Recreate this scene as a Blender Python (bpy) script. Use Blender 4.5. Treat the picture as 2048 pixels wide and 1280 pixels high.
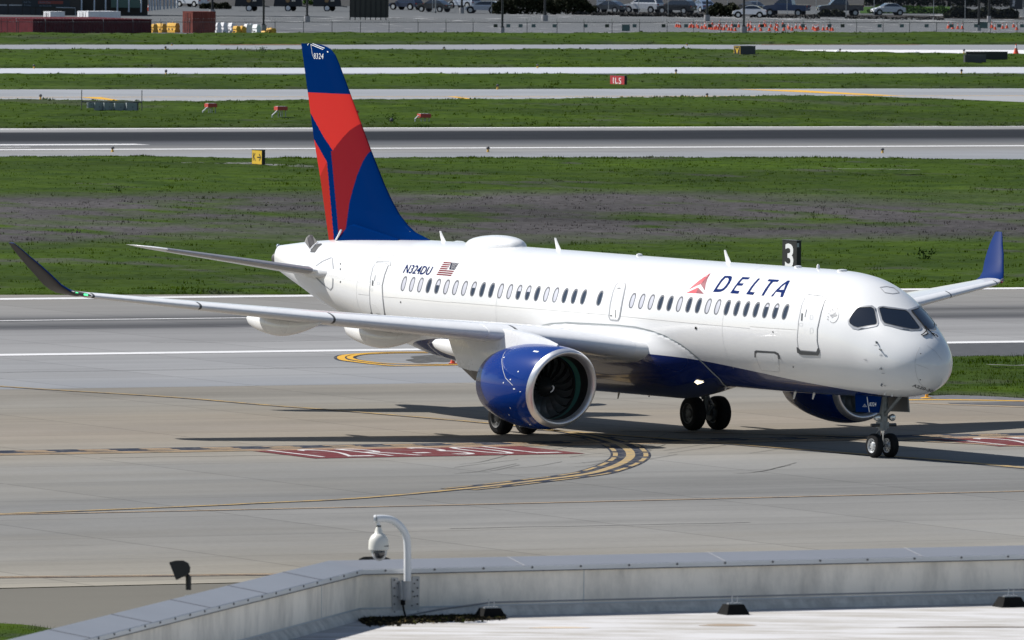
import bpy, bmesh, math, random
import numpy as np
from mathutils import Vector, Matrix
from mathutils.bvhtree import BVHTree
from mathutils.geometry import delaunay_2d_cdt
random.seed(7); RNG=np.random.default_rng(7)
for o in list(bpy.data.objects): bpy.data.objects.remove(o)
SC=bpy.context.scene
COL=SC.collection
# ------------------------------------------------------------------ camera
FPX=21972.2; CH=16.8936; PIT=.0411; ROL=.0088      # focal length in photo pixels (2048 wide), height, pitch, roll
cp,sp=math.cos(PIT),math.sin(PIT); cr,sr=math.cos(ROL),math.sin(ROL)
R0=Vector((1,0,0)); U0=Vector((0,sp,cp)); FW=Vector((0,cp,-sp))
RC=R0*cr+U0*sr; UC=U0*cr-R0*sr
cam_d=bpy.data.cameras.new('camera'); cam=bpy.data.objects.new('camera',cam_d); COL.objects.link(cam)
M=Matrix((RC,UC,-FW)).transposed().to_4x4(); M.translation=Vector((0,0,CH)); cam.matrix_world=M
cam_d.sensor_width=36; cam_d.lens=FPX/2048*36; cam_d.clip_start=1; cam_d.clip_end=20000
cam_d.dof.use_dof=True; cam_d.dof.focus_distance=318; cam_d.dof.aperture_fstop=11
SC.camera=cam
# ------------------------------------------------------------------ light
SUN_AZ=math.radians(294); SUN_EL=math.radians(45.4)   # azimuth clockwise from +Y
w=bpy.data.worlds.new('World'); SC.world=w; w.use_nodes=True
nt=w.node_tree; bg=nt.nodes['Background']; sky=nt.nodes.new('ShaderNodeTexSky'); sky.sky_type='NISHITA'
sky.sun_disc=False; sky.sun_elevation=SUN_EL; sky.sun_rotation=SUN_AZ; sky.air_density=1.0; sky.dust_density=.6
nt.links.new(sky.outputs[0],bg.inputs[0]); bg.inputs[1].default_value=.055
sd=Vector((math.sin(SUN_AZ)*math.cos(SUN_EL),math.cos(SUN_AZ)*math.cos(SUN_EL),math.sin(SUN_EL)))
sl=bpy.data.lights.new('sun','SUN'); sl.energy=4.2; sl.angle=math.radians(.5); sl.color=(1,.965,.91)
so=bpy.data.objects.new('sun',sl); COL.objects.link(so); so.rotation_euler=sd.to_track_quat('Z','Y').to_euler()
SC.view_settings.view_transform='Standard'; SC.view_settings.look='None'; SC.view_settings.gamma=1
SC.view_settings.exposure=0.66
SC.render.resolution_x=1024; SC.render.resolution_y=640
# ------------------------------------------------------------------ helpers
def ray(px,py):
    a=px-1024; b=py-640
    return (RC*(a/FPX)-UC*(b/FPX)+FW)
CAMP=Vector((0,0,CH))
def gp(px,py,z=0.):
    d=ray(px,py); return CAMP+d*((z-CH)/d.z)
def tag(o,label=None,cat=None,group=None,kind=None):
    if label:o['label']=label
    if cat:o['category']=cat
    if group:o['group']=group
    if kind:o['kind']=kind
    return o
def empty(name,loc=(0,0,0),rz=0,parent=None):
    o=bpy.data.objects.new(name,None); COL.objects.link(o); o.location=loc; o.rotation_euler=(0,0,rz); o.empty_display_size=.2
    if parent:o.parent=parent
    return o
class MB:
    def __init__(s): s.v=[];s.f=[];s.m=[]
    def add(s,vs,fs,mi=0):
        n=len(s.v); s.v+= [tuple(v) for v in vs]; s.f+=[tuple(i+n for i in f) for f in fs]; s.m+=[mi]*len(fs); return s
    def box(s,x0,x1,y0,y1,z0,z1,mi=0,tx=0,ty=0):
        vs=[(x0,y0,z0),(x1,y0,z0),(x1,y1,z0),(x0,y1,z0),(x0+tx,y0+ty,z1),(x1-tx,y0+ty,z1),(x1-tx,y1-ty,z1),(x0+tx,y1-ty,z1)]
        return s.add(vs,[(3,2,1,0),(4,5,6,7),(0,1,5,4),(1,2,6,5),(2,3,7,6),(3,0,4,7)],mi)
    def tube(s,pts,r,n=10,mi=0,caps=True):
        pts=[Vector(p) for p in pts]; rs=r if isinstance(r,(list,tuple)) else [r]*len(pts)
        rings=[];up=None
        for i,p in enumerate(pts):
            t=(pts[min(i+1,len(pts)-1)]-pts[max(i-1,0)])
            if t.length<1e-9: t=Vector((0,0,1))
            t.normalize()
            if up is None:
                up=Vector((0,0,1)) if abs(t.z)<.9 else Vector((1,0,0))
            a=up-t*up.dot(t)
            if a.length<1e-4: a=Vector((1,0,0))-t*t.x
            a.normalize(); up=a; b=t.cross(a)
            rings.append([p+(a*math.cos(2*math.pi*k/n)+b*math.sin(2*math.pi*k/n))*rs[i] for k in range(n)])
        vs=[v for r_ in rings for v in r_]; fs=[]
        for i in range(len(rings)-1):
            for k in range(n): fs.append((i*n+k,i*n+(k+1)%n,(i+1)*n+(k+1)%n,(i+1)*n+k))
        if caps: fs+= [tuple(reversed(range(n))),tuple(range((len(rings)-1)*n,len(rings)*n))]
        return s.add(vs,fs,mi)
    def loft(s,rings,mi=0,closed=True,caps=True):
        n=len(rings[0]); vs=[v for r in rings for v in r]; fs=[]
        for i in range(len(rings)-1):
            for k in range(n if closed else n-1): fs.append((i*n+k,i*n+(k+1)%n,(i+1)*n+(k+1)%n,(i+1)*n+k))
        if caps: fs+=[tuple(reversed(range(n))),tuple(range((len(rings)-1)*n,len(rings)*n))]
        return s.add(vs,fs,mi)
    def build(s,name,mats,parent=None,smooth=False,fix=True):
        me=bpy.data.meshes.new(name); me.from_pydata([tuple(v) for v in s.v],[],s.f)
        if not isinstance(mats,(list,tuple)): mats=[mats]
        for m in mats: me.materials.append(m)
        if len(mats)>1: me.polygons.foreach_set('material_index',s.m)
        if fix:
            bm=bmesh.new(); bm.from_mesh(me); bmesh.ops.recalc_face_normals(bm,faces=bm.faces[:]); bm.to_mesh(me); bm.free()
        if smooth is True: me.polygons.foreach_set('use_smooth',[True]*len(me.polygons))
        elif smooth:
            me.polygons.foreach_set('use_smooth',[True]*len(me.polygons)); me.set_sharp_from_angle(angle=math.radians(smooth))
        me.update(); o=bpy.data.objects.new(name,me); COL.objects.link(o)
        if parent:o.parent=parent
        return o
def npmesh(name,V,F,mats,parent=None,smooth=False,mi=None):
    me=bpy.data.meshes.new(name); V=np.asarray(V,dtype=np.float32); F=np.asarray(F,dtype=np.int32); k=F.shape[1]
    me.vertices.add(len(V)); me.vertices.foreach_set('co',V.ravel()); me.loops.add(F.size); me.loops.foreach_set('vertex_index',F.ravel())
    me.polygons.add(len(F)); me.polygons.foreach_set('loop_start',np.arange(0,F.size,k,dtype=np.int32)); me.polygons.foreach_set('loop_total',np.full(len(F),k,dtype=np.int32))
    for m in (mats if isinstance(mats,(list,tuple)) else [mats]): me.materials.append(m)
    if mi is not None: me.polygons.foreach_set('material_index',np.asarray(mi,dtype=np.int32))
    me.polygons.foreach_set('use_smooth',np.full(len(F),bool(smooth))); me.update(calc_edges=True); me.validate()
    o=bpy.data.objects.new(name,me); COL.objects.link(o)
    if parent:o.parent=parent
    return o
def copy_tree(o,parent=None):
    c=o.copy(); COL.objects.link(c); c.parent=parent
    for ch in [x for x in bpy.data.objects if x.parent==o]: copy_tree(ch,c)
    return c
def pchip(T,x):
    xs=np.array([a for a,b in T],float); ys=np.array([b for a,b in T],float); x=np.asarray(x,float)
    h=np.diff(xs); d=np.diff(ys)/h; m=np.zeros(len(xs)); m[0]=d[0]; m[-1]=d[-1]
    for i in range(1,len(xs)-1):
        if d[i-1]*d[i]>0: m[i]=2*d[i-1]*d[i]/(d[i-1]+d[i])
    i=np.clip(np.searchsorted(xs,x)-1,0,len(xs)-2); t=np.clip((x-xs[i])/h[i],0,1)
    return (2*t**3-3*t**2+1)*ys[i]+(t**3-2*t**2+t)*h[i]*m[i]+(-2*t**3+3*t**2)*ys[i+1]+(t**3-t**2)*h[i]*m[i+1]
_T=RNG.random((256,256))
def vnoise(x,y):
    x=np.asarray(x,float);y=np.asarray(y,float); xi=np.floor(x).astype(int); yi=np.floor(y).astype(int); fx=x-xi; fy=y-yi
    fx=fx*fx*(3-2*fx); fy=fy*fy*(3-2*fy)
    a=_T[xi&255,yi&255]; b=_T[(xi+1)&255,yi&255]; c=_T[xi&255,(yi+1)&255]; d=_T[(xi+1)&255,(yi+1)&255]
    return (a*(1-fx)+b*fx)*(1-fy)+(c*(1-fx)+d*fx)*fy
def fbm(x,y,o=4):
    r=0;a=.5
    for i in range(o): r=r+a*vnoise(x*2**i+17*i,y*2**i+31*i); a*=.5
    return r
# ------------------------------------------------------------------ materials
def mat(name,col,rough=.5,metal=0,coat=0,var=0,vscale=3,bump=0,bscale=20,spec=.5,emit=None,estr=0,stretch=None,rvar=0):
    m=bpy.data.materials.new(name); m.use_nodes=True; n=m.node_tree; b=n.nodes['Principled BSDF']
    b.inputs['Base Color'].default_value=(*col,1); b.inputs['Roughness'].default_value=rough; b.inputs['Metallic'].default_value=metal
    b.inputs['Coat Weight'].default_value=coat; b.inputs['Coat Roughness'].default_value=.04; b.inputs['Specular IOR Level'].default_value=spec if rough<.7 else min(spec,.06)
    if emit: b.inputs['Emission Color'].default_value=(*emit,1); b.inputs['Emission Strength'].default_value=estr
    if var or bump or rvar:
        tc=n.nodes.new('ShaderNodeTexCoord'); mp=n.nodes.new('ShaderNodeMapping'); n.links.new(tc.outputs['Object'],mp.inputs[0])
        if stretch: mp.inputs['Scale'].default_value=stretch
    if var or rvar:
        nz=n.nodes.new('ShaderNodeTexNoise'); nz.inputs['Scale'].default_value=vscale; nz.inputs['Detail'].default_value=6; nz.inputs['Roughness'].default_value=.62
        n.links.new(mp.outputs[0],nz.inputs[0])
    if var:
        mx=n.nodes.new('ShaderNodeMix'); mx.data_type='RGBA'; mx.blend_type='MIX'
        mx.inputs[6].default_value=(*[c*(1-var) for c in col],1); mx.inputs[7].default_value=(*[min(1,c*(1+var)) for c in col],1)
        rm=n.nodes.new('ShaderNodeMapRange'); rm.inputs[1].default_value=.3; rm.inputs[2].default_value=.7
        n.links.new(nz.outputs[0],rm.inputs[0]); n.links.new(rm.outputs[0],mx.inputs[0]); n.links.new(mx.outputs[2],b.inputs['Base Color'])
    if rvar:
        r2=n.nodes.new('ShaderNodeMapRange'); r2.inputs[3].default_value=max(0,rough-rvar); r2.inputs[4].default_value=rough+rvar
        n.links.new(nz.outputs[0],r2.inputs[0]); n.links.new(r2.outputs[0],b.inputs['Roughness'])
    if bump:
        n2=n.nodes.new('ShaderNodeTexNoise'); n2.inputs['Scale'].default_value=bscale; n2.inputs['Detail'].default_value=5; n.links.new(mp.outputs[0],n2.inputs[0])
        bp=n.nodes.new('ShaderNodeBump'); bp.inputs['Strength'].default_value=bump; bp.inputs['Distance'].default_value=.02
        n.links.new(n2.outputs[0],bp.inputs['Height']); n.links.new(bp.outputs[0],b.inputs['Normal'])
    return m
WHITE=(.745,.75,.755)
m_white=mat('white_paint',WHITE,.28,coat=.5,var=.025,vscale=1.2,rvar=.06)
m_white_flat=mat('white_matte',(.74,.75,.76),.5)
m_silver=mat('slat_grey_paint',(.70,.71,.73),.45,metal=.0,var=.04,vscale=6,rvar=.08)
m_lip=mat('inlet_lip_metal',(.74,.74,.76),.36,metal=.8,rvar=.08,vscale=5)
m_hsilver=mat('worn_leading_edge',(.38,.38,.40),.38,metal=.6,var=.12,vscale=8)
m_blue=mat('blue_paint',(.001,.027,.185),.25,coat=.42,spec=.06)
m_navy=mat('navy_paint',(.0004,.0175,.098),.5,coat=.015,spec=.0)
m_red=mat('red_paint',(.47,.024,.020),.45,coat=.03,spec=.03)
m_dred=mat('dark_red_paint',(.17,.006,.012),.45,coat=.03,spec=.03)
m_ored=mat('orange_red_paint',(.31,.018,.012),.45,coat=.03,spec=.03)
m_ink=mat('navy_lettering',(.002,.016,.105),.6,spec=.02)
m_grey=mat('grey_trim',(.30,.31,.33),.5)
m_lgrey=mat('light_grey_trim',(.50,.52,.54),.5)
m_dgrey=mat('dark_grey_trim',(.07,.075,.08),.5)
m_black=mat('black_rubber',(.012,.012,.013),.7,var=.25,vscale=10)
m_tyre=mat('tyre_rubber',(.016,.016,.017),.75,var=.3,vscale=14)
m_soot=mat('dark_duct',(.012,.013,.014),.45)
m_teal=mat('teal_fan_case',(.05,.19,.16),.5)
m_blade=mat('fan_blade',(.20,.21,.22),.28,metal=.8)
m_gear=mat('gear_grey',(.22,.24,.25),.4,metal=.3,var=.2,vscale=9)
m_chrome=mat('chrome',(.8,.8,.8),.12,metal=1)
m_rim=mat('wheel_rim',(.55,.56,.57),.35,metal=.4)
m_glass=mat('window_glass',(.030,.043,.068),.15,spec=.2)
m_cglass=mat('cockpit_glass',(.008,.013,.024),.04,spec=.5,coat=.35)
m_shade=mat('window_shade',(.47,.48,.54),.5); m_wlet=mat('winglet_blue',(.002,.020,.115),.5,coat=.05,spec=.05); m_wout=mat('winglet_charcoal',(.016,.016,.020),.5,coat=.2,spec=.2)
m_exh=mat('exhaust_metal',(.12,.115,.11),.4,metal=.7,var=.2,vscale=6)
m_lamp=mat('lamp_lit',(.8,.75,.6),.3,emit=(1,.86,.55),estr=3)
m_lens=mat('clear_lens',(.6,.62,.62),.05,metal=.9)
m_green=mat('green_lens',(.05,.5,.2),.1,emit=(.1,.9,.3),estr=1.2)
m_redlens=mat('red_lens',(.5,.04,.06),.1)
# ------------------------------------------------------------------ runway-aligned frame
TH=math.radians(26.6); UD=Vector((math.cos(TH),math.sin(TH),0)); VD=Vector((-math.sin(TH),math.cos(TH),0))
def uv(px,py):
    p=gp(px,py); return p.dot(UD),p.dot(VD)
def VV(py,px=1024): return uv(px,py)[1]
def ramp_mat(name,stops,var=.12,joints=True,rough=.85,streak=.5,tint=None,js=7.6,crack=.0):
    """paving whose colour changes across the strip (v); stops = [(photo row, colour)]"""
    m=bpy.data.materials.new(name); m.use_nodes=True; n=m.node_tree; L=n.links; b=n.nodes['Principled BSDF']; b.inputs['Roughness'].default_value=rough; b.inputs['Specular IOR Level'].default_value=.04
    tc=n.nodes.new('ShaderNodeTexCoord'); sx=n.nodes.new('ShaderNodeSeparateXYZ'); L.new(tc.outputs['Object'],sx.inputs[0])
    def noise(sc,det,scale3,ro=.6):
        mp=n.nodes.new('ShaderNodeMapping'); mp.inputs['Scale'].default_value=scale3; L.new(tc.outputs['Object'],mp.inputs[0])
        z=n.nodes.new('ShaderNodeTexNoise'); z.inputs['Scale'].default_value=sc; z.inputs['Detail'].default_value=det; z.inputs['Roughness'].default_value=ro; L.new(mp.outputs[0],z.inputs[0]); return z.outputs[0]
    def math_(op,a,b_=None,c=None):
        x=n.nodes.new('ShaderNodeMath'); x.operation=op
        for i,q in enumerate((a,b_,c)):
            if q is None: continue
            if isinstance(q,(int,float)): x.inputs[i].default_value=q
            else: L.new(q,x.inputs[i])
        return x.outputs[0]
    vs=sorted((VV(py),c) for py,c in [(p_,tuple(q*.655 for q in c_)) for p_,c_ in stops]); v0=vs[0][0]; v1=vs[-1][0]
    wob=noise(.05,4,(1,3,1)); wv=math_('MULTIPLY_ADD',wob,2.4,-1.2); vv=math_('ADD',sx.outputs[1],wv)
    t=math_('DIVIDE',math_('SUBTRACT',vv,v0),v1-v0)
    cr_=n.nodes.new('ShaderNodeValToRGB'); L.new(t,cr_.inputs[0]); e=cr_.color_ramp.elements
    e[0].position=0; e[0].color=(*vs[0][1],1); e[1].position=1; e[1].color=(*vs[-1][1],1)
    for v,c in vs[1:-1]:
        q=e.new((v-v0)/(v1-v0)); q.color=(*c,1)
    big=noise(.035,5,(1,1,1)); mid=noise(.35,6,(.35,1,1)); fine=noise(5,3,(1,1,1)); st=noise(.25,5,(.06,1.6,1))
    k=math_('MULTIPLY_ADD',math_('SUBTRACT',big,.5),var*2.4,1); k=math_('ADD',k,math_('MULTIPLY',math_('SUBTRACT',mid,.5),var*1.3))
    k=math_('ADD',k,math_('MULTIPLY',math_('SUBTRACT',st,.5),var*2*streak*1.3)); k=math_('ADD',k,math_('MULTIPLY',math_('SUBTRACT',fine,.5),var*.9))
    def band(src,a,b,lo,hi):
        x=n.nodes.new('ShaderNodeMapRange'); x.inputs[1].default_value=a; x.inputs[2].default_value=b; x.inputs[3].default_value=lo; x.inputs[4].default_value=hi; L.new(src,x.inputs[0]); return x.outputs[0]
    if joints:
        k=math_('MULTIPLY',k,band(noise(.10,6,(.16,1,1),.7),.53,.72,1.0,.80)); k=math_('MULTIPLY',k,band(noise(.8,5,(.05,1.3,1)),.60,.74,1.0,1.16)); k=math_('MULTIPLY',k,band(noise(.45,7,(.5,.8,1),.75),.62,.76,1.0,.78))
    if joints:
        def jl(o,per):
            fr=math_('FRACT',math_('DIVIDE',math_('ADD',o,1000*per),per)); d=math_('ABSOLUTE',math_('SUBTRACT',fr,.5)); return math_('GREATER_THAN',d,.5-.055/per)
        j=math_('MAXIMUM',jl(sx.outputs[0],js),jl(sx.outputs[1],js)); k=math_('MULTIPLY',k,math_('MULTIPLY_ADD',j,-.24,1))
        # slab to slab tone
        cell=n.nodes.new('ShaderNodeTexWhiteNoise'); cx=n.nodes.new('ShaderNodeCombineXYZ'); L.new(math_('FLOOR',math_('DIVIDE',sx.outputs[0],js)),cx.inputs[0]); L.new(math_('FLOOR',math_('DIVIDE',sx.outputs[1],js)),cx.inputs[1]); L.new(cx.outputs[0],cell.inputs[0])
        k=math_('MULTIPLY',k,math_('MULTIPLY_ADD',cell.outputs[0],.10,.95))
    mx=n.nodes.new('ShaderNodeVectorMath'); mx.operation='SCALE'; L.new(cr_.outputs[0],mx.inputs[0]); L.new(k,mx.inputs[3])
    out=mx.outputs[0]
    if tint:   # warm dust in patches
        tn=noise(.02,5,(.5,1.5,1)); f=n.nodes.new('ShaderNodeMapRange'); f.inputs[1].default_value=.42; f.inputs[2].default_value=.68; L.new(tn,f.inputs[0])
        m2=n.nodes.new('ShaderNodeMix'); m2.data_type='RGBA'; m2.blend_type='MULTIPLY'; L.new(f.outputs[0],m2.inputs[0]); L.new(out,m2.inputs[6]); m2.inputs[7].default_value=(*tint,1); out=m2.outputs[2]
    L.new(out,b.inputs['Base Color'])
    bp=n.nodes.new('ShaderNodeBump'); bp.inputs['Strength'].default_value=.25; bp.inputs['Distance'].default_value=.01; L.new(fine,bp.inputs['Height']); L.new(bp.outputs[0],b.inputs['Normal'])
    return m
def sheet(name,py0,py1,z,m,u0=-700,u1=1200,v0=None,v1=None):
    a=VV(py0) if v0 is None else v0; b=VV(py1) if v1 is None else v1; a,b=min(a,b),max(a,b)
    o=MB().add([(u0,a,0),(u1,a,0),(u1,b,0),(u0,b,0)],[(0,1,2,3)]).build(name,m,fix=False); o.location=(0,0,z); o.rotation_euler=(0,0,TH)
    return tag(o,kind='structure')
C=lambda r,g,b:(r,g,b)
# base ground to the horizon
m_ground=mat('dry_turf_ground',(.09,.10,.045),.95,var=.35,vscale=.05)
o=MB().add([(-6000,-3000,0),(6000,-3000,0),(6000,9000,0),(-6000,9000,0)],[(0,1,2,3)]).build('ground',m_ground,fix=False); o.location.z=-.03; tag(o,kind='structure')
m_taxi=ramp_mat('taxiway_concrete',[(765,(.30,.285,.26)),(800,(.315,.30,.27)),(850,(.33,.30,.265)),(890,(.345,.325,.29)),(920,(.32,.315,.30)),(950,(.275,.275,.268)),(990,(.26,.26,.255)),(1020,(.285,.283,.275)),(1090,(.315,.31,.295)),(1150,(.38,.36,.315))],var=.27,tint=(1.03,.97,.87))
sheet('taxiway',1152,764,.0,m_taxi)
m_run=ramp_mat('runway_concrete',[(572,(.29,.27,.245)),(600,(.30,.295,.285)),(618,(.29,.285,.28)),(624,(.20,.20,.205)),(628,(.12,.12,.125)),(634,(.22,.22,.225)),(642,(.10,.102,.11)),(646,(.14,.14,.15)),(650,(.27,.27,.275)),(662,(.33,.33,.335)),(690,(.36,.36,.365)),(715,(.335,.34,.35)),(740,(.36,.365,.375)),(764,(.33,.345,.37))],var=.15,js=6.1)
sheet('runway',764,572,.001,m_run)
m_far=ramp_mat('far_runway_concrete',[(250,(.38,.38,.39)),(258,(.37,.37,.375)),(260.5,(.30,.30,.31)),(262.5,(.04,.043,.05)),(268,(.028,.031,.038)),(278,(.035,.038,.045)),(283,(.12,.125,.14)),(288,(.17,.175,.185)),(293,(.25,.25,.25)),(300,(.32,.32,.315)),(308,(.33,.34,.36)),(325,(.31,.33,.36))],var=.10,js=6.1)
sheet('runway',326,250,.0,m_far)
m_gtw=ramp_mat('grass_island_taxiway',[(172,(.40,.42,.45)),(190,(.36,.38,.41)),(194,(.42,.43,.45)),(232,(.36,.38,.41))],var=.06,js=7.6)
sheet('taxiway',232,172,.0,m_gtw)
m_aw=ramp_mat('white_shoulder_paving',[(130,(.62,.64,.70)),(146,(.60,.63,.69)),(147.2,(.13,.145,.17)),(156,(.12,.135,.16))],var=.06,joints=False)
sheet('service_road',156,130,.0,m_aw)
m_as=ramp_mat('service_road_paving',[(86,(.34,.35,.38)),(98,(.32,.34,.37)),(99,(.17,.18,.20)),(114,(.15,.16,.18))],var=.08,joints=False)
sheet('service_road',114,86,.0,m_as)
m_lot=ramp_mat('car_park_asphalt',[(2,(.12,.13,.14)),(30,(.17,.18,.19)),(45,(.19,.20,.21)),(72,(.21,.22,.24))],var=.10,joints=False)
sheet('car_park',72,-40,.0,m_lot)
m_sh=ramp_mat('asphalt_shoulder',[(1150,(.20,.19,.165)),(1275,(.225,.215,.185))],var=.10,joints=False)
sheet('road_shoulder',1290,1153,-.006,m_sh)
# ------------------------------------------------------------------ painted markings
def paint(name,col,wear=.25,sc=1.2,thr=(.30,.42)):
    """worn paint: the concrete shows through where the noise is low"""
    m=mat(name,col,.85); n=m.node_tree; b=n.nodes['Principled BSDF']; L=n.links
    tc=n.nodes.new('ShaderNodeTexCoord'); z=n.nodes.new('ShaderNodeTexNoise'); z.inputs['Scale'].default_value=sc; z.inputs['Detail'].default_value=7; z.inputs['Roughness'].default_value=.7; L.new(tc.outputs['Object'],z.inputs[0])
    r=n.nodes.new('ShaderNodeMapRange'); r.inputs[1].default_value=thr[0]; r.inputs[2].default_value=thr[1]; r.inputs[3].default_value=wear; r.inputs[4].default_value=1; L.new(z.outputs[0],r.inputs[0])
    mx=n.nodes.new('ShaderNodeMix'); mx.data_type='RGBA'; mx.inputs[6].default_value=(.17,.165,.155,1); mx.inputs[7].default_value=(*col,1); L.new(r.outputs[0],mx.inputs[0]); L.new(mx.outputs[2],b.inputs['Base Color'])
    return m
k_yel=paint('yellow_paint',(.37,.26,.115),.25,2.0,(.38,.58)); k_yel2=paint('bright_yellow_paint',(.56,.32,.05),.5); k_wht=paint('white_road_paint',(.58,.58,.59),.6)
k_blk=paint('black_road_paint',(.024,.029,.046),.4,1.4,(.36,.52)); k_redp=paint('red_road_paint',(.125,.032,.036),.5,1.3,(.32,.50)); k_wsign=paint('white_sign_paint',(.50,.48,.48),.45,1.5,(.34,.50)); k_crack=mat('crack_sealer',(.05,.05,.05),.8); k_pink=paint('faded_yellow_paint',(.42,.31,.20),.25,1.5,(.34,.52))
MARK=[0]
def ribpts(pts,w,off=0):
    out=[]
    for i,p in enumerate(pts):
        t=(pts[min(i+1,len(pts)-1)]-pts[max(0,i-1)]); t.z=0; t.normalize(); n=Vector((-t.y,t.x,0)); out.append((p+n*(off-w/2),p+n*(off+w/2)))
    return out
def smoothline(pts,k=6):
    """Catmull-Rom through points"""
    P=[pts[0]*2-pts[1]]+list(pts)+[pts[-1]*2-pts[-2]]; out=[]
    for i in range(1,len(P)-2):
        for j in range(k):
            t=j/k; a,b,c,d=P[i-1],P[i],P[i+1],P[i+2]
            out.append(.5*((2*b)+(-a+c)*t+(2*a-5*b+4*c-d)*t*t+(-a+3*b-3*c+d)*t**3))
    out.append(P[-2]); return out
def line(mb,pts,w,z,off=0,dash=None):
    if dash:
        # resample by length
        L=[0]
        for a,b in zip(pts,pts[1:]): L.append(L[-1]+(b-a).length)
        def at(s):
            for i in range(len(pts)-1):
                if s<=L[i+1]: 
                    q=(s-L[i])/max(1e-6,L[i+1]-L[i]); return pts[i].lerp(pts[i+1],q)
            return pts[-1]
        s=0
        while s<L[-1]:
            seg=[at(min(L[-1],s+dash[0]*k/6)) for k in range(7)]; line(mb,seg,w,z,off); s+=dash[0]+dash[1]
        return
    r=ribpts(pts,w,off); vs=[]
    for a,b in r: vs+=[(a.x,a.y,z),(b.x,b.y,z)]
    mb.add(vs,[(2*i,2*i+2,2*i+3,2*i+1) for i in range(len(r)-1)])
def uvp(u,v): return UD*u+VD*v
def vline(mb,v,w,z,u0=-300,u1=900): line(mb,[uvp(u0,v),uvp(u1,v)],w,z)
def poly_g(mb,pts,z): 
    P=[gp(*p) for p in pts]; mb.add([(p.x,p.y,z) for p in P],[tuple(range(len(P)))])
def mk(name,mb,m,smooth=False): return tag(mb.build(name,m,fix=False),kind='structure')
# runway and taxiway lines
a=MB(); vline(a,VV(587.7),1.5,.012); vline(a,VV(697),1.3,.012); line(a,[uvp(-100,VV(631)),gp(495,636)],.45,.012); mk('runway_marking',a,k_wht)
a=MB(); vline(a,VV(295.8),1.9,.012); vline(a,VV(255.5),1.6,.012); line(a,[uvp(100,VV(288)),gp(285,289)],2.4,.012); line(a,[uvp(-200,VV(293.5)),gp(60,294.5)],.7,.012); mk('runway_marking',a,k_wht)
def gl(L,k=5): return smoothline([gp(*p) for p in L],k)
# the turning centreline
main=gl([(-500,741),(-200,760),(0,773),(140,782),(350,795),(540,811),(660,820),(830,834),(990,848),(1100,860),(1180,873),(1225,884),(1248,894),(1260,905),(1259,916),(1239,929),(1195,944),(1150,952),(1085,960),(956,975),(790,991),(666,1000),(500,1007.5),(444,1010.5),(239,1019),(0,1028.6),(-200,1037),(-500,1050)],8)
i0=min(range(len(main)),key=lambda i:(main[i]-gp(1150,869)).length); i1=min(range(len(main)),key=lambda i:(main[i]-gp(900,980)).length)
K=MB(); Y=MB(); line(K,main,.50,.006); line(Y,main,.26,.014)
line(K,main[i0:i1],1.16,.010); 
for s in (-.44,.44): line(Y,main[i0:i1],.14,.014,s,(1.9,.75))
right=gl([(1060,858),(1200,868),(1398,883),(1556,895.7),(1738,910),(1884,921),(2048,936),(2300,960),(2700,1000)],6)
line(K,right,.62,.006,-.06); line(Y,right,.40,.014)
r2=gl([(1240,862),(1500,868),(1700,874),(1860,884),(2048,893),(2400,912)],6); line(K,r2,.35,.006); 
mk('taxiway_marking_border',K,k_blk); mk('taxiway_marking',Y,k_yel)
a=MB(); line(a,r2,.2,.014); thin=gl([(-500,1041),(0,1029.8),(700,1015),(1300,1000.9),(2048,982.6),(2600,969)],4); line(a,thin,.16,.012)
b1=gl([(-600,1158),(0,1154.6),(590,1148.3),(1200,1141)],4); line(a,b1,.13,.012,.12); line(a,b1,.13,.012,-.22); mk('taxiway_marking',a,k_pink)
a=MB(); line(a,thin,.34,.007); line(a,b1,.65,.007,-.08); mk('taxiway_marking_border',a,k_blk)
# holding position marking: two dashed lines on the runway side, two solid lines
hv=VV(890.5); a=MB(); b=MB()
line(b,[uvp(60,hv+.95),uvp(240,hv+.95)],1.5,.006)
vline(a,hv-.55,.26,.016,60,240); vline(a,hv-.05,.26,.016,60,240)
for k in (.6,1.15): line(a,[uvp(60,hv+k),uvp(240,hv+k)],.28,.016,0,(.98,.98))
mk('holding_position_marking',a,k_pink); mk('holding_position_marking_border',b,k_blk)
# yellow loop by the runway shoulder
o1=gl([(980,706),(880,704.5),(775,705),(706,709),(687,712),(682,716),(689,720.6),(716,724.5),(755,729),(794,732),(853,731.5),(919,730.5),(1000,731)],5)
o2=gl([(980,708),(880,706.5),(800,706.5),(726,709),(704.5,712.4),(699.6,715.7),(708,719.6),(736,724),(775,727.5),(853,729.3),(1000,729)],5)
a=MB(); line(a,o1,.50,.006); line(a,o2,.45,.0065); mk('taxiway_marking_border',a,k_blk)
a=MB(); line(a,o1,.27,.014); line(a,o2,.22,.015); e1=gl([(1740,801),(1800,800.3),(1900,800),(2048,802.5),(2400,812)],4); line(a,e1,.45,.012); mk('taxiway_marking',a,k_yel2)
a=MB(); line(a,gl([(1815,806),(1900,809.5),(2048,815),(2300,826)],4),.2,.012); mk('taxiway_marking',a,k_pink)
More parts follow.
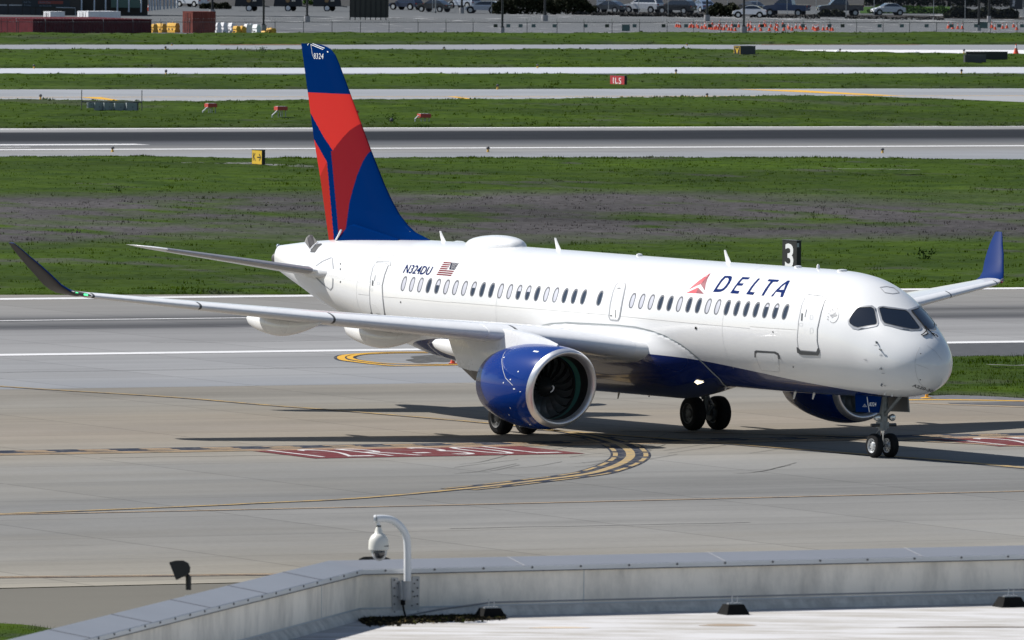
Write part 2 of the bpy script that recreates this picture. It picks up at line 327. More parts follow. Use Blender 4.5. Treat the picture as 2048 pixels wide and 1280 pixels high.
# painted red holding signs
def text2d(txt,font_off=0.0,spacing=1.0):
    cu=bpy.data.curves.new('t','FONT'); cu.body=txt; cu.size=1; cu.offset=font_off; cu.space_character=spacing; cu.resolution_u=3
    ob=bpy.data.objects.new('t',cu); COL.objects.link(ob); dg=bpy.context.evaluated_depsgraph_get(); me=ob.evaluated_get(dg).to_mesh()
    V=np.array([(v.co.x,v.co.y) for v in me.vertices]); F=[tuple(p.vertices) for p in me.polygons]; ob.to_mesh_clear(); bpy.data.objects.remove(ob); bpy.data.curves.remove(cu)
    mn=V.min(0); mx=V.max(0); V=(V-mn)/(mx-mn); return V,F,(mx-mn)
def redsign(u0,u1,v0,v1):
    a=MB(); a.add([uvp(u0,v0)+Vector((0,0,.012)),uvp(u1,v0)+Vector((0,0,.012)),uvp(u1,v1)+Vector((0,0,.012)),uvp(u0,v1)+Vector((0,0,.012))],[(0,1,2,3)]); mk('holding_position_sign_paint',a,k_redp)
    V,F,_=text2d('12R-30L',-.012,1.12); a=MB(); a.add([uvp(u0+.45+x*(u1-u0-.9),v0+.5+y*(v1-v0-1.0))+Vector((0,0,.018)) for x,y in V],F); mk('holding_position_sign_lettering',a,k_wsign)
ua,va=uv(510,903); ub,vb=uv(990,888); uc,vc=uv(655,917)
redsign(ua,ub+.1,vc,(va+vb)/2)
ud,vd=uv(1770,869.5); redsign(ud,ud+(ub-ua)+.1,vc-.1,(va+vb)/2-.1)
# small stripes further out
a=MB()
poly_g(a,[(158,194.5),(200,194.3),(245,201.5),(232,201.8)],.012); poly_g(a,[(893,193),(908,193),(965,200),(945,200)],.012); poly_g(a,[(1470,178.5),(1600,180.5),(1815,192.5),(1740,191)],.012); poly_g(a,[(1600,193.5),(1640,193.6),(1642,195),(1605,195)],.012)
vline(a,VV(193),.5,.010,200,480); mk('taxiway_marking',a,k_yel2)
a=MB(); poly_g(a,[(1410,100),(1600,99.5),(2048,100),(2400,100),(2400,109),(2048,107.5),(1600,103.5),(1415,103)],.012); mk('road_marking',a,k_wht)
# joints, tar seams and rubber streaks
K=MB(); rr=random.Random(3)
for py,x0,x1 in ((690.6,300,1100),(920,200,900),(745,0,900),(659,0,700),(1075,900,1500)):
    L=[gp(x0+(x1-x0)*k/12,py-(x0+(x1-x0)*k/12)*.0125*(py+266)/850+rr.uniform(-.5,.5)) for k in range(13)]; line(K,L,.07,.009)
mk('crack_sealer_line',K,k_crack)
m_rub=mat('tyre_rubber_marks',(.13,.128,.124),.8)
K=MB()
for i in range(26):
    x=rr.uniform(880,1500); y=rr.uniform(885,955); L=gl([(x,y),(x+rr.uniform(30,60),y-rr.uniform(2,6)),(x+rr.uniform(80,130),y-rr.uniform(10,22))],4); line(K,L,.035,.011)
for i in range(0):
    x=880+i*47+rr.uniform(-8,8); L=gl([(x,917),(x+10,908),(x+18+rr.uniform(0,8),897),(x+14,889)],4); line(K,L,.035,.020)
mk('tyre_mark',K,m_rub)
# gravel patch on the shoulder
def blob(name,cx,cy,rx,ry,z,m,n=40):
    L=[]
    for k in range(n):
        t=2*math.pi*k/n; r=1+.18*math.sin(3*t+1)+.1*math.sin(7*t); L.append((cx+rx*r*math.cos(t),cy+ry*r*math.sin(t)))
    a=MB(); poly_g(a,L,z); return mk(name,a,m)
m_gravel=mat('dark_gravel',(.085,.085,.085),.95,var=.5,vscale=3,bump=.8,bscale=6)
blob('gravel_patch',868,718.5,56,7,.008,m_gravel)
a=MB(); poly_g(a,[(1760,683.5),(2048,683.2),(2500,676),(2500,716),(2048,716),(1870,715.8),(1760,716)],.008); mk('road_shoulder',a,mat('dark_asphalt',(.075,.078,.085),.9,var=.15,vscale=2))
a=MB(); poly_g(a,[(1760,791),(1900,789),(2048,794.5),(2500,812),(2500,820),(2048,803),(1900,800),(1760,800.5)],.008); mk('road_shoulder',a,mat('grey_asphalt',(.13,.13,.14),.9,var=.2,vscale=2))
a=MB(); poly_g(a,[(1895,806),(2048,803.5),(2500,815),(2500,829),(2048,812),(1900,807.5)],.009); mk('road_shoulder',a,mat('patched_asphalt',(.10,.10,.105),.9,var=.2,vscale=2))
# ------------------------------------------------------------------ turf
def grass_mat(name,cols,sc=.25,trans=False):
    m=bpy.data.materials.new(name); m.use_nodes=True; n=m.node_tree; L=n.links; b=n.nodes['Principled BSDF']; b.inputs['Roughness'].default_value=.75; b.inputs['Specular IOR Level'].default_value=.2
    at=n.nodes.new('ShaderNodeAttribute'); at.attribute_name='dry'
    tc=n.nodes.new('ShaderNodeTexCoord')
    def nz(s,d): 
        z=n.nodes.new('ShaderNodeTexNoise'); z.inputs['Scale'].default_value=s; z.inputs['Detail'].default_value=d; z.inputs['Roughness'].default_value=.65; L.new(tc.outputs['Object'],z.inputs[0]); return z.outputs[0]
    c1=n.nodes.new('ShaderNodeValToRGB'); L.new(nz(sc,7),c1.inputs[0]); e=c1.color_ramp.elements; e[0].position=.32; e[0].color=(*cols[0],1); e[1].position=.68; e[1].color=(*cols[1],1)
    c2=n.nodes.new('ShaderNodeValToRGB'); L.new(nz(sc*7,5),c2.inputs[0]); e=c2.color_ramp.elements; e[0].position=.3; e[0].color=(*cols[2],1); e[1].position=.7; e[1].color=(*cols[3],1)
    mx=n.nodes.new('ShaderNodeMix'); mx.data_type='RGBA'; L.new(at.outputs['Fac'],mx.inputs[0]); L.new(c1.outputs[0],mx.inputs[6]); L.new(c2.outputs[0],mx.inputs[7]); big=n.nodes.new('ShaderNodeMapRange'); big.inputs[1].default_value=.3; big.inputs[2].default_value=.7; big.inputs[3].default_value=.68; big.inputs[4].default_value=1.35; L.new(nz(.035,4),big.inputs[0])
    scl=n.nodes.new('ShaderNodeVectorMath'); scl.operation='SCALE'; L.new(mx.outputs[2],scl.inputs[0]); L.new(big.outputs[0],scl.inputs[3]); L.new(scl.outputs[0],b.inputs['Base Color'])
    if trans:
        tr=n.nodes.new('ShaderNodeBsdfTranslucent'); L.new(mx.outputs[2],tr.inputs[0]); ms=n.nodes.new('ShaderNodeMixShader'); ms.inputs[0].default_value=.5; L.new(b.outputs[0],ms.inputs[1]); L.new(tr.outputs[0],ms.inputs[2]); L.new(ms.outputs[0],n.nodes['Material Output'].inputs[0])
    b.inputs['Specular IOR Level'].default_value=.05
    return m
GC=((.0160,.0345,.0008),(.040,.069,.0016),(.040,.036,.036),(.078,.070,.076))
m_turf=grass_mat('turf',GC); m_turfb=grass_mat('turf_blades',tuple(tuple(q*1.25 for q in c) for c in GC),trans=True)
def turf(name,top,bot,du,dv,hgt,dryf=None,label=None,umar=1.35,tufts=2.0,th=(.12,.34),extra=None,x0=-200,x1=2250):
    """raised, uneven turf between two edges given as photo rows; real height, real blades"""
    T=[uv(*p) for p in top]; B=[uv(*p) for p in bot]
    us=[uv(x,y)[0] for x,y in (top[0],top[-1],bot[0],bot[-1])]; uc=(min(us)+max(us))/2
    ua,ub=min(us),max(us)
    U=np.arange(ua,ub,du); vt=np.interp(U,[a for a,b in T],[b for a,b in T]); vb=np.interp(U,[a for a,b in B],[b for a,b in B])
    vt=vt+(fbm(U*.15,U*0+3,4)-.47)*1.6*dv*2.2; vb=vb+(fbm(U*.2,U*0+9,4)-.47)*1.2*dv*2
    nv=int(max(vt-vb)/dv)+2; S=np.linspace(0,1,nv); UU,SS=np.meshgrid(U,S,indexing='ij'); VVg=vb[:,None]+(vt-vb)[:,None]*SS
    UU=UU+(RNG.random(UU.shape)-.5)*du*.5; VVg=VVg+(RNG.random(UU.shape)-.5)*dv*.5*((SS>0)&(SS<1))
    ed=np.minimum(SS,1-SS)*(vt-vb)[:,None]
    H=.06+hgt*(fbm(UU*.12,VVg*.12,4)-.2)+hgt*.9*(fbm(UU*.9+5,VVg*.9,3)-.3)+hgt*.22*RNG.random(UU.shape)
    H=H*np.clip(ed/1.5,0,1)**.5; H=np.where(ed<=0,-.05,H)
    V=np.stack([UU,VVg,H],-1).reshape(-1,3); n0,n1=UU.shape
    I=np.arange(n0*n1).reshape(n0,n1); F=np.stack([I[:-1,:-1],I[1:,:-1],I[1:,1:],I[:-1,1:]],-1).reshape(-1,4)
    dry=dryf(UU,VVg,SS) if dryf else np.zeros(UU.shape)
    o=npmesh(name,V,F,m_turf,smooth=False); o.rotation_euler=(0,0,TH)
    at=o.data.attributes.new('dry','FLOAT','POINT'); at.data.foreach_set('value',np.clip(dry,0,1).ravel().astype(np.float32)); tag(o,label,'grass',kind='stuff')
    # blades: standing tufts over the whole strip and thicker along its edges
    area=float(np.mean(vt-vb)*(ub-ua)); N=int(area*tufts)
    iu=RNG.integers(0,n0-1,N); sv=RNG.random(N); k=RNG.random(N)<.22; sv=np.where(k,np.where(RNG.random(N)<.5,RNG.random(N)*.02,1-RNG.random(N)*.02),sv)
    j=np.clip((sv*(nv-1)).astype(int),0,nv-2); cu=UU[iu,j]; cv=VVg[iu,j]; ch=H[iu,j]; dr=dry[iu,j]
    nb=4; cu=np.repeat(cu,nb)+RNG.normal(0,.10,N*nb); cv=np.repeat(cv,nb)+RNG.normal(0,.10,N*nb); ch=np.repeat(ch,nb); dr=np.repeat(dr,nb)
    clump=np.repeat(np.clip((fbm(UU[iu,j]*.35,VVg[iu,j]*.35,3)-.25)*2.2,.25,1.6),nb)
    hh=RNG.uniform(th[0],th[1],N*nb)*clump; ww=RNG.uniform(.5,1.2,N*nb)*du*.16; an=RNG.uniform(0,2*np.pi,N*nb); le=RNG.normal(0,.35,(N*nb,2))*hh[:,None]
    A=np.stack([cu-np.cos(an)*ww,cv-np.sin(an)*ww,ch-.05],-1); Bp=np.stack([cu+np.cos(an)*ww,cv+np.sin(an)*ww,ch-.05],-1); Cp=np.stack([cu+le[:,0],cv+le[:,1],ch+hh],-1)
    V=np.stack([A,Bp,Cp],1).reshape(-1,3); F=np.arange(len(V)).reshape(-1,3)
    b=npmesh(name+'_blades',V,F,m_turfb); b.rotation_euler=(0,0,TH); at=b.data.attributes.new('dry','FLOAT','POINT'); at.data.foreach_set('value',np.repeat(np.clip(dr,0,1),3).astype(np.float32))
    tag(b,(label or '')+' blades','grass',kind='stuff'); return o
def dryF(U,V,S):
    v=V; a=VV(486); b=VV(392); c=(v-a)/(b-a)   # 0..1 inside the grey-purple weed belt
    belt=np.clip(np.minimum(c+.12,1.12-c)*5,0,1)
    n=fbm(U*.07,V*.05,4); n2=fbm(U*.3,V*.12+9,4)
    d=belt*np.clip((n2-.28)*4+.35,0,1)*np.clip((n-.22)*6,0,1)
    c2=(v-VV(425))/(VV(392)-VV(425)); rightgreen=np.clip((U-258)/14,0,1)*np.clip(c2*4,0,1)*.8
    d=d*(1-rightgreen)
    return np.maximum(d*.95, np.clip((n2-.62)*4,0,.55))
def dry0(k=.0,s=.12):
    def f(U,V,S): return np.maximum(np.clip((fbm(U*s,V*s*.6,5)-.62)*3,0,.35)*1.0, k*np.clip(1-np.minimum(S,1-S)*14,0,1)*np.clip(fbm(U*.2,V*.2,3)*2-.6,0,1))
    return f
turf('grass_verge',[(-160,314),(0,316),(200,314.5),(420,318),(480,321),(600,319),(1024,318),(1500,319),(2048,322),(2250,323)],[(-160,592),(0,590.5),(600,589),(1300,582),(2048,575),(2250,573)],.30,.34,.15,dryF,'wide grass field with a grey weedy belt between the two runways',tufts=1.3,th=(.05,.17))
turf('grass_verge',[(-160,204),(0,203.5),(140,204),(300,205),(560,204),(720,203.5),(1024,201.5),(1348,196.5),(1700,196),(1800,199),(1860,203),(1908,214),(1973,224),(2048,218),(2250,216)],[(-160,257.5),(0,256.7),(1024,254.5),(2048,252.6),(2250,252.2)],.42,.5,.22,dry0(.5),'grass strip between the far runway and the taxiway, with the red light boxes on it',tufts=.45,th=(.08,.22))
turf('grass_verge',[(-160,151.5),(2250,151.2)],[(-160,179.2),(0,179),(1024,178.3),(2048,177),(2250,177)],.55,.65,.22,dry0(.5),'narrow grass strip behind the red sign',tufts=.3,th=(.08,.22))
turf('grass_verge',[(-160,102.5),(0,102.3),(1024,101.5),(1350,101.5),(1500,104),(1700,108),(2048,112),(2250,113)],[(-160,137),(0,136.6),(1024,135),(2048,134.2),(2250,134)],.6,.75,.26,dry0(.2),'grass strip with the yellow letter sign',tufts=.25,th=(.10,.26))
turf('grass_verge',[(-160,70.3),(0,70),(1024,68.5),(2048,68),(2250,68)],[(-160,90),(0,89.6),(1024,89.2),(2048,89.6),(2250,90)],.7,.9,.28,dry0(.6),'farthest grass strip in front of the chain link fence',tufts=.15,th=(.10,.26))
turf('grass_island',[(1868,716.5),(1950,715),(2048,716),(2300,715)],[(1868,792),(1905,790.5),(1980,793),(2048,797),(2300,810)],.13,.16,.10,dry0(.5,.3),'grass corner beside the nose of the airliner',tufts=10,th=(.08,.22))
turf('grass_corner',[(-200,1236),(0,1250),(60,1258),(120,1266),(200,1275),(260,1283)],[(-200,1300),(0,1300),(60,1300),(120,1300),(200,1300),(260,1300)],.05,.07,.06,dry0(.2,.4),'patch of grass at the near edge of the apron',tufts=60,th=(.05,.14))
# worn earth strip at the foot of the farthest verge, pale gravel around the arrow sign
a=MB(); poly_g(a,[(440,87.5),(640,87.5),(640,90.2),(440,90.2)],.03); poly_g(a,[(1540,86.8),(1830,86.8),(1840,89.8),(1520,89.8)],.03); mk('bare_earth',a,mat('bare_earth',(.20,.12,.08),.95,var=.3,vscale=.5))
m_grv=mat('pale_gravel',(.16,.16,.16),.95,var=.35,vscale=1.5)
def strip3(name,L,w,z,m):
    a=MB(); line(a,gl(L,5),w,z); return mk(name,a,m)
strip3('gravel_path',[(365,330),(440,332.5),(500,331),(560,333),(588,338)],2.4,.15,m_grv)
strip3('gravel_path',[(1675,352.5),(1750,353),(1840,354.5)],.5,.42,m_grv); strip3('gravel_path',[(1975,741.5),(2030,743.5),(2060,742)],.28,.22,m_grv)
# ------------------------------------------------------------------ AIRLINER
SN=3.6045; HD=math.radians(30.6921)
AF=Vector((math.sin(HD),-math.cos(HD),0)); AS=Vector((-math.cos(HD),-math.sin(HD),0)); AO=Vector((10.7108,316.4884,0))
plane=empty('airliner',AO,math.atan2(AF.y,AF.x)); tag(plane,'white twin engine airliner with blue belly and red and blue tail on the taxiway','airliner')
def A(s,y,z): return Vector((SN-s,-y,z))                 # s aft of the nose datum, y to starboard, z up
def aw(s,y,z): return AO+AF*(SN-s)+AS*y+Vector((0,0,z))
def toA(P):
    q=P-AO; return (SN-q.dot(AF),q.dot(AS),q.z)
def apl(px,py,ax,val):
    d=ray(px,py); a0=toA(CAMP); a1=toA(CAMP+d); t=(val-a0[ax])/(a1[ax]-a0[ax]); return tuple(a0[i]+t*(a1[i]-a0[i]) for i in range(3))
S0=.66;S1=39.05
sh=lambda L:[(S0+a,b) for a,b in L]
ZT=sh([(0,2.78),(.03,2.94),(.1,3.12),(.2,3.27),(.4,3.48),(.7,3.71),(1.0,3.91),(1.4,4.16),(1.8,4.40),(2.2,4.63),(2.7,4.87),(3.2,5.05),(4,5.23),(5,5.315),(6,5.335),(12,5.345),(28,5.405),(33,5.31),(36,5.14),(38.39,4.92)])
ZB=sh([(0,2.78),(.03,2.58),(.1,2.40),(.2,2.27),(.4,2.11),(.7,1.97),(1.0,1.89),(1.5,1.82),(2.5,1.76),(4,1.73),(6,1.69),(8,1.68),(25,1.68),(27.4,1.80),(29.5,2.13),(32,2.55),(35,3.20),(36.7,3.68),(38.39,4.14)])
HW=sh([(0,0),(.03,.21),(.1,.38),(.2,.53),(.4,.73),(.7,.93),(1.0,1.07),(1.5,1.25),(2,1.38),(3,1.58),(4,1.69),(5,1.74),(6,1.75),(25.5,1.75),(28,1.67),(30,1.53),(32,1.34),(34,1.10),(36,.74),(37.6,.42),(38.39,.20)])
ZC=sh([(0,2.78),(.5,2.8),(1.5,2.98),(3,3.3),(5,3.5),(27,3.54),(32,3.85),(38.39,4.55)])
def fus(s,a,push=0):
    zt,zb,hw,zc=[float(pchip(P,s)) for P in (ZT,ZB,HW,ZC)]
    c,q=math.cos(a),math.sin(a); y=hw*c; z=zc+((zt-zc) if q>0 else (zc-zb))*q
    if push:
        n=Vector((c/ max(hw,.05),q/max((zt-zc) if q>0 else (zc-zb),.05))); n.normalize(); y+=n.x*push; z+=n.y*push
    return y,z
def livery(name,wmat_col,bcol):
    m=mat(name,wmat_col,.27,coat=.6); n=m.node_tree; L=n.links; b=n.nodes['Principled BSDF']
    tc=n.nodes.new('ShaderNodeTexCoord'); sx=n.nodes.new('ShaderNodeSeparateXYZ'); L.new(tc.outputs['Object'],sx.inputs[0])
    f=n.nodes.new('ShaderNodeMath'); f.operation='MULTIPLY_ADD'; f.inputs[1].default_value=-1/40; f.inputs[2].default_value=SN/40; L.new(sx.outputs[0],f.inputs[0])
    fc=n.nodes.new('ShaderNodeFloatCurve'); L.new(f.outputs[0],fc.inputs[1]); c=fc.mapping.curves[0]
    pts=[(0,1.70),(2.2,1.80),(3.8,1.91),(5.4,2.03),(7,2.16),(8.6,2.30),(11.1,2.49),(12.8,2.57),(14.9,2.60),(22,2.60),(25,2.58),(26.3,2.54),(27.5,2.44),(28.6,2.30),(29.2,2.15),(29.8,1.9),(40,1.5)]
    c.points[0].location=(0,pts[0][1]/10); c.points[1].location=(1,pts[-1][1]/10)
    for s,z in pts[1:-1]: c.points.new(s/40,z/10)
    for p in c.points: p.handle_type='AUTO_CLAMPED'
    fc.mapping.update()
    z10=n.nodes.new('ShaderNodeMath'); z10.operation='DIVIDE'; z10.inputs[1].default_value=10; L.new(sx.outputs[2],z10.inputs[0])
    lt=n.nodes.new('ShaderNodeMath'); lt.operation='LESS_THAN'; L.new(z10.outputs[0],lt.inputs[0]); L.new(fc.outputs[0],lt.inputs[1])
    nz=n.nodes.new('ShaderNodeTexNoise'); nz.inputs['Scale'].default_value=.8; nz.inputs['Detail'].default_value=6; L.new(tc.outputs['Object'],nz.inputs[0])
    r=n.nodes.new('ShaderNodeMapRange'); r.inputs[3].default_value=.95; r.inputs[4].default_value=1.03; L.new(nz.outputs[0],r.inputs[0])
    mx=n.nodes.new('ShaderNodeMix'); mx.data_type='RGBA'; mx.inputs[6].default_value=(*wmat_col,1); mx.inputs[7].default_value=(*bcol,1); L.new(lt.outputs[0],mx.inputs[0])
    sc=n.nodes.new('ShaderNodeVectorMath'); sc.operation='SCALE'; L.new(mx.outputs[2],sc.inputs[0]); L.new(r.outputs[0],sc.inputs[3]); L.new(sc.outputs[0],b.inputs['Base Color'])
    return m
m_body=livery('fuselage_paint',WHITE,(.004,.016,.11))
ss=[S0+(i/30)**2*2.2 for i in range(31)]+[S0+2.2+.12*i for i in range(1,60)]; s=ss[-1]
while s<S1-.2: s+=.2; ss.append(min(s,S1))
NA=112; rings=[]
for s in ss:
    if s<=S0+1e-6: s=S0+.0008
    rings.append([A(s,*fus(s,2*math.pi*k/NA)) for k in range(NA)])
mb=MB(); mb.loft(rings); fuselage=mb.build('fuselage',m_body,plane,smooth=40)
FW_BVH=BVHTree.FromPolygons([v for v in [Vector(q) for q in mb.v]],[f for f in mb.f])
# belly fairing: the skin bulges out around the wing box
SF=[(1.0,11.9),(1.68,12.0),(1.98,11.05),(2.41,11.2),(2.76,11.65),(3.0,12.2),(3.18,12.85),(3.30,13.9),(3.36,14.6),(4,15)]
rings=[]
a0=math.radians(-7)
for i in range(100):
    s=10.9+i*.17; ring=[]
    for k in range(81):
        a=a0-(math.pi+2*a0)*k/80
        y,z=fus(s,a); sf=float(np.interp(z,[p[0] for p in SF],[p[1] for p in SF])); 
        zup=float(np.interp(s,[11,14.5,18.4,20.8,24,28],[3.4,3.36,3.33,3.05,2.7,2.3]))
        e=max(0,min(1,(s-sf)/2.6)); e=e*e*(3-2*e); g=max(0,min(1,(27.6-s)/5)); g=g*g*(3-2*g); d=max(0,min(1,(zup-z)/.9)); d=d*d*(3-2*d)
        P=.46*max(0,-math.sin(a))**1.5+.30*(1-max(0,-math.sin(a)))
        on=.014*(1 if (s>sf and z<zup and s<27.6) else -3)
        y2,z2=fus(s,a,P*e*g*d+on); ring.append(A(s,y2,z2))
    rings.append(ring)
fb=MB(); fb.loft(rings,closed=False,caps=False); fairing=fb.build('belly_fairing',m_body,plane,smooth=60)
FB_BVH=BVHTree.FromPolygons([Vector(q) for q in fb.v],fb.f)
RX=Matrix.Rotation(-math.atan2(AF.y,AF.x),3,'Z')
def hit(px,py,off=.005,fair=True):
    o=RX@(CAMP-AO); d=(RX@ray(px,py)).normalized(); best=None
    for B in ((FW_BVH,FB_BVH) if fair else (FW_BVH,)):
        r=B.ray_cast(o,d)
        if r[0] is not None and (best is None or r[3]<best[3]): best=r
    if best is None: return None
    n=best[1]; n=-n if n.dot(d)>0 else n
    return best[0]+n*off
def tri2d(outer,holes=(),step=6.):
    """constrained Delaunay fill of a 2D outline with interior grid points"""
    def dens(P):
        o=[]
        for a,b in zip(P,P[1:]+P[:1]):
            n=max(1,int(math.hypot(b[0]-a[0],b[1]-a[1])/step)); o+=[(a[0]+(b[0]-a[0])*k/n,a[1]+(b[1]-a[1])*k/n) for k in range(n)]
        return o
    vs=[];ed=[]
    for P in (outer,)+tuple(holes):
        D=dens(list(P)); n=len(vs); vs+=D; ed+=[(n+i,n+(i+1)%len(D)) for i in range(len(D))]
    xs=[p[0] for p in outer]; ys=[p[1] for p in outer]
    def inside(x,y,P):
        c=False
        for (x0,y0),(x1,y1) in zip(P,P[1:]+P[:1]):
            if (y0>y)!=(y1>y) and x<(x1-x0)*(y-y0)/(y1-y0)+x0: c=not c
        return c
    x=min(xs)+step*.5
    while x<max(xs):
        y=min(ys)+step*.5
        while y<max(ys):
            if inside(x,y,list(outer)) and not any(inside(x,y,list(h)) for h in holes): vs.append((x,y))
            y+=step
        x+=step
    r=delaunay_2d_cdt([Vector(v) for v in vs],ed,[],0,1e-6)
    V=[tuple(v) for v in r[0]]; F=[]
    for f in r[2]:
        cx=sum(V[i][0] for i in f)/len(f); cy=sum(V[i][1] for i in f)/len(f)
        if inside(cx,cy,list(outer)) and not any(inside(cx,cy,list(h)) for h in holes): F.append(f)
    return V,F
def patch(mb,outer,holes=(),off=.005,step=6.,mi=0,mapf=None,fair=True,mirror=False):
    V,F=tri2d(outer,holes,step); mapf=mapf or (lambda x,y:hit(x,y,off,fair)); P=[mapf(*v) for v in V]
    F=[f for f in F if all(P[i] is not None for i in f)]; P=[p if p is not None else Vector((0,0,0)) for p in P]
    if mirror: P=[Vector((p.x,-p.y,p.z)) for p in P]
    mb.add(P,F,mi)
def ribbon(mb,pts,w,off=.008,mi=0,closed=False,mirror=False,fair=True,mapf=None,k=3,thick=0):
    Q=[Vector((p[0],p[1],0)) for p in pts]
    if closed: Q=Q+[Q[0]]
    D=[]
    for a,b in zip(Q,Q[1:]):
        n=max(1,int((b-a).length/k)); D+=[a.lerp(b,i/n) for i in range(n)]
    D.append(Q[-1]); vs=[];idx=[]
    mapf=mapf or (lambda x,y:hit(x,y,off,fair))
    for i,p in enumerate(D):
        t=(D[min(i+1,len(D)-1)]-D[max(i-1,0)])
        if closed and i in (0,len(D)-1): t=D[1]-D[-2]
        t.normalize(); n=Vector((-t.y,t.x,0)); a=mapf(p.x+n.x*w/2,p.y+n.y*w/2); b=mapf(p.x-n.x*w/2,p.y-n.y*w/2)
        vs.append(None if a is None or b is None else (a,b))
    for i in range(len(vs)-1):
        if vs[i] and vs[i+1]:
            q=[vs[i][0],vs[i][1],vs[i+1][1],vs[i+1][0]]
            if mirror: q=[Vector((p.x,-p.y,p.z)) for p in q]
            mb.add(q,[(0,1,2,3)],mi)
def textpatch(mb,txt,org,xv,yv,off=.016,mapf=None,bold=.0,sp=1.0):
    V,F,_=text2d(txt,bold,sp); mapf=mapf or (lambda x,y:hit(x,y,off)); P=[mapf(org[0]+xv[0]*x+yv[0]*y,org[1]+xv[1]*x+yv[1]*y) for x,y in V]
    F=[f for f in F if all(P[i] is not None for i in f)]; mb.add([p if p is not None else Vector((0,0,0)) for p in P],F)
def cm(x0,y0,k): return lambda L:[(x0+x/k,y0+y/k) for x,y in L]
c8=cm(1360,530,8.533); cf=cm(790,510,14.63); c6=cm(540,440,5.3333); c2=cm(900,440,2.56); c1=cm(1500,440,2.56); c7=cm(1660,560,5.3333)
# airline name
mb=MB()
patch(mb,c8([(562,460),(640,335),(705,245),(765,187),(860,187),(885,200),(888,225),(875,265),(845,320),(800,385),(745,435),(700,455),(660,463)]),[c8([(632,412),(665,358),(715,285),(775,222),(815,222),(830,235),(832,255),(815,300),(780,350),(740,395),(700,412)])],step=3)
patch(mb,c8([(855,483),(935,365),(1000,280),(1070,205),(1198,213),(1165,248),(1070,245),(1015,312),(1092,315),(1060,355),(975,352),(922,432),(1018,445),(995,492)]),step=3)
patch(mb,c8([(1127,500),(1210,375),(1270,300),(1335,230),(1370,232),(1280,335),(1235,395),(1195,458),(1277,465),(1248,512)]),step=3)
patch(mb,c8([(1388,522),(1455,410),(1500,345),(1548,282),(1490,278),(1520,243),(1698,255),(1667,290),(1592,288),(1545,340),(1505,400),(1428,525)]),step=3)
patch(mb,c8([(1550,537),(1640,430),(1740,335),(1840,265),(1880,268),(1840,345),(1800,440),(1755,550),(1713,547),(1728,470),(1640,460),(1585,537)]),[c8([(1690,425),(1740,370),(1806,320),(1790,365),(1772,422)])],step=3)
tag(mb.build('airline_name_lettering',m_ink,plane,smooth=True,fix=False))
mb=MB()
patch(mb,c8([(150,418),(240,338),(335,260),(430,195),(522,138),(430,235),(350,325)]),mi=0,step=3); patch(mb,c8([(522,138),(470,235),(440,330),(425,440),(350,325),(430,235)]),mi=1,step=3)
patch(mb,c8([(112,475),(310,383),(275,482)]),mi=0,step=3); patch(mb,c8([(310,383),(410,493),(275,482)]),mi=1,step=3)
mb.build('airline_emblem',[mat('emblem_red',(.56,.03,.045),.35),mat('emblem_dark_red',(.21,.018,.032),.35)],plane,smooth=True,fix=False)
mb=MB(); textpatch(mb,'N324DU',(805.9,545.8),(52.5,4.4),(8.8,-16.6),bold=.006,sp=1.04); mb.build('registration_lettering',m_ink,plane,smooth=True,fix=False)
# national flag
def fl(u,v):   # u along the stripes 0..1, v down 0..1
    TL,TR,BR,BL=(1430,205),(1870,235),(1640,612),(1215,578); x=(TL[0]*(1-u)+TR[0]*u)*(1-v)+(BL[0]*(1-u)+BR[0]*u)*v; y=(TL[1]*(1-u)+TR[1]*u)*(1-v)+(BL[1]*(1-u)+BR[1]*u)*v; return (790+x/14.63,510+y/14.63)
mb=MB()
for k in range(0,13,2):
    a,b=(k-.12)/13,(k+1.12)/13; u1=.50 if k<7 else 1.0; patch(mb,[fl(0,a),fl(u1,a),fl(u1,b),fl(0,b)],mi=0,step=3)
patch(mb,[fl(.48,0),fl(1,0),fl(1,7/13),fl(.62,7/13)],mi=1,step=3)
for k in range(5):
    for j in range(5):
        u=.60+.085*j; v=.05+.10*k
        if u<.52+.2*v/.55+.03: continue
        patch(mb,[fl(u-.014,v-.02),fl(u+.014,v-.02),fl(u+.014,v+.02),fl(u-.014,v+.02)],off=.008,mi=2,step=6)
mb.build('national_flag',[mat('flag_red',(.15,.006,.012),.5,spec=.05),mat('flag_navy',(.012,.015,.035),.5,spec=.05),m_white_flat],plane,fix=False)
# alliance logo
mb=MB(); e=cm(1640,590,17.07)
ribbon(mb,e([(640,560),(648,650),(635,740),(600,830),(550,900),(490,945),(430,952),(380,930),(345,895)]),.7,.006,k=2)
for d in ((0,0),(12,38),(25,75)):
    ribbon(mb,e([(385+d[0]*.6,690+d[1]+20),(430+d[0],680+d[1]),(480+d[0],630+d[1]),(520+d[0],605+d[1]),(555+d[0],603+d[1])]),.55,.006,k=2)
ribbon(mb,e([(440,690),(400,670),(360,680),(345,710),(380,725),(420,705)]),.5,.006,k=2); ribbon(mb,e([(500,730),(540,725),(585,710),(590,690),(550,685)]),.5,.006,k=2)
for ch,(x,y),rt in zip('SKYTEAM',[(292,835),(300,745),(325,650),(380,570),(450,520),(520,490),(600,490)],(80,68,55,42,30,18,5)):
    r=math.radians(rt); q=e([(x,y)])[0]; textpatch(mb,ch,(q[0]-1.2*math.cos(r),q[1]+1.2*math.sin(r)),(2.4*math.cos(r),-2.4*math.sin(r)),(-2.8*math.sin(r)*.8,-2.8*math.cos(r)),bold=.02)
mb.build('alliance_logo',mat('logo_grey',(.07,.07,.08),.5),plane,fix=False)
mb=MB(); textpatch(mb,'A220-300',(1824,772.5),(46,14),(3.5,-5),bold=.012); mb.build('type_lettering',m_dgrey,plane,fix=False)
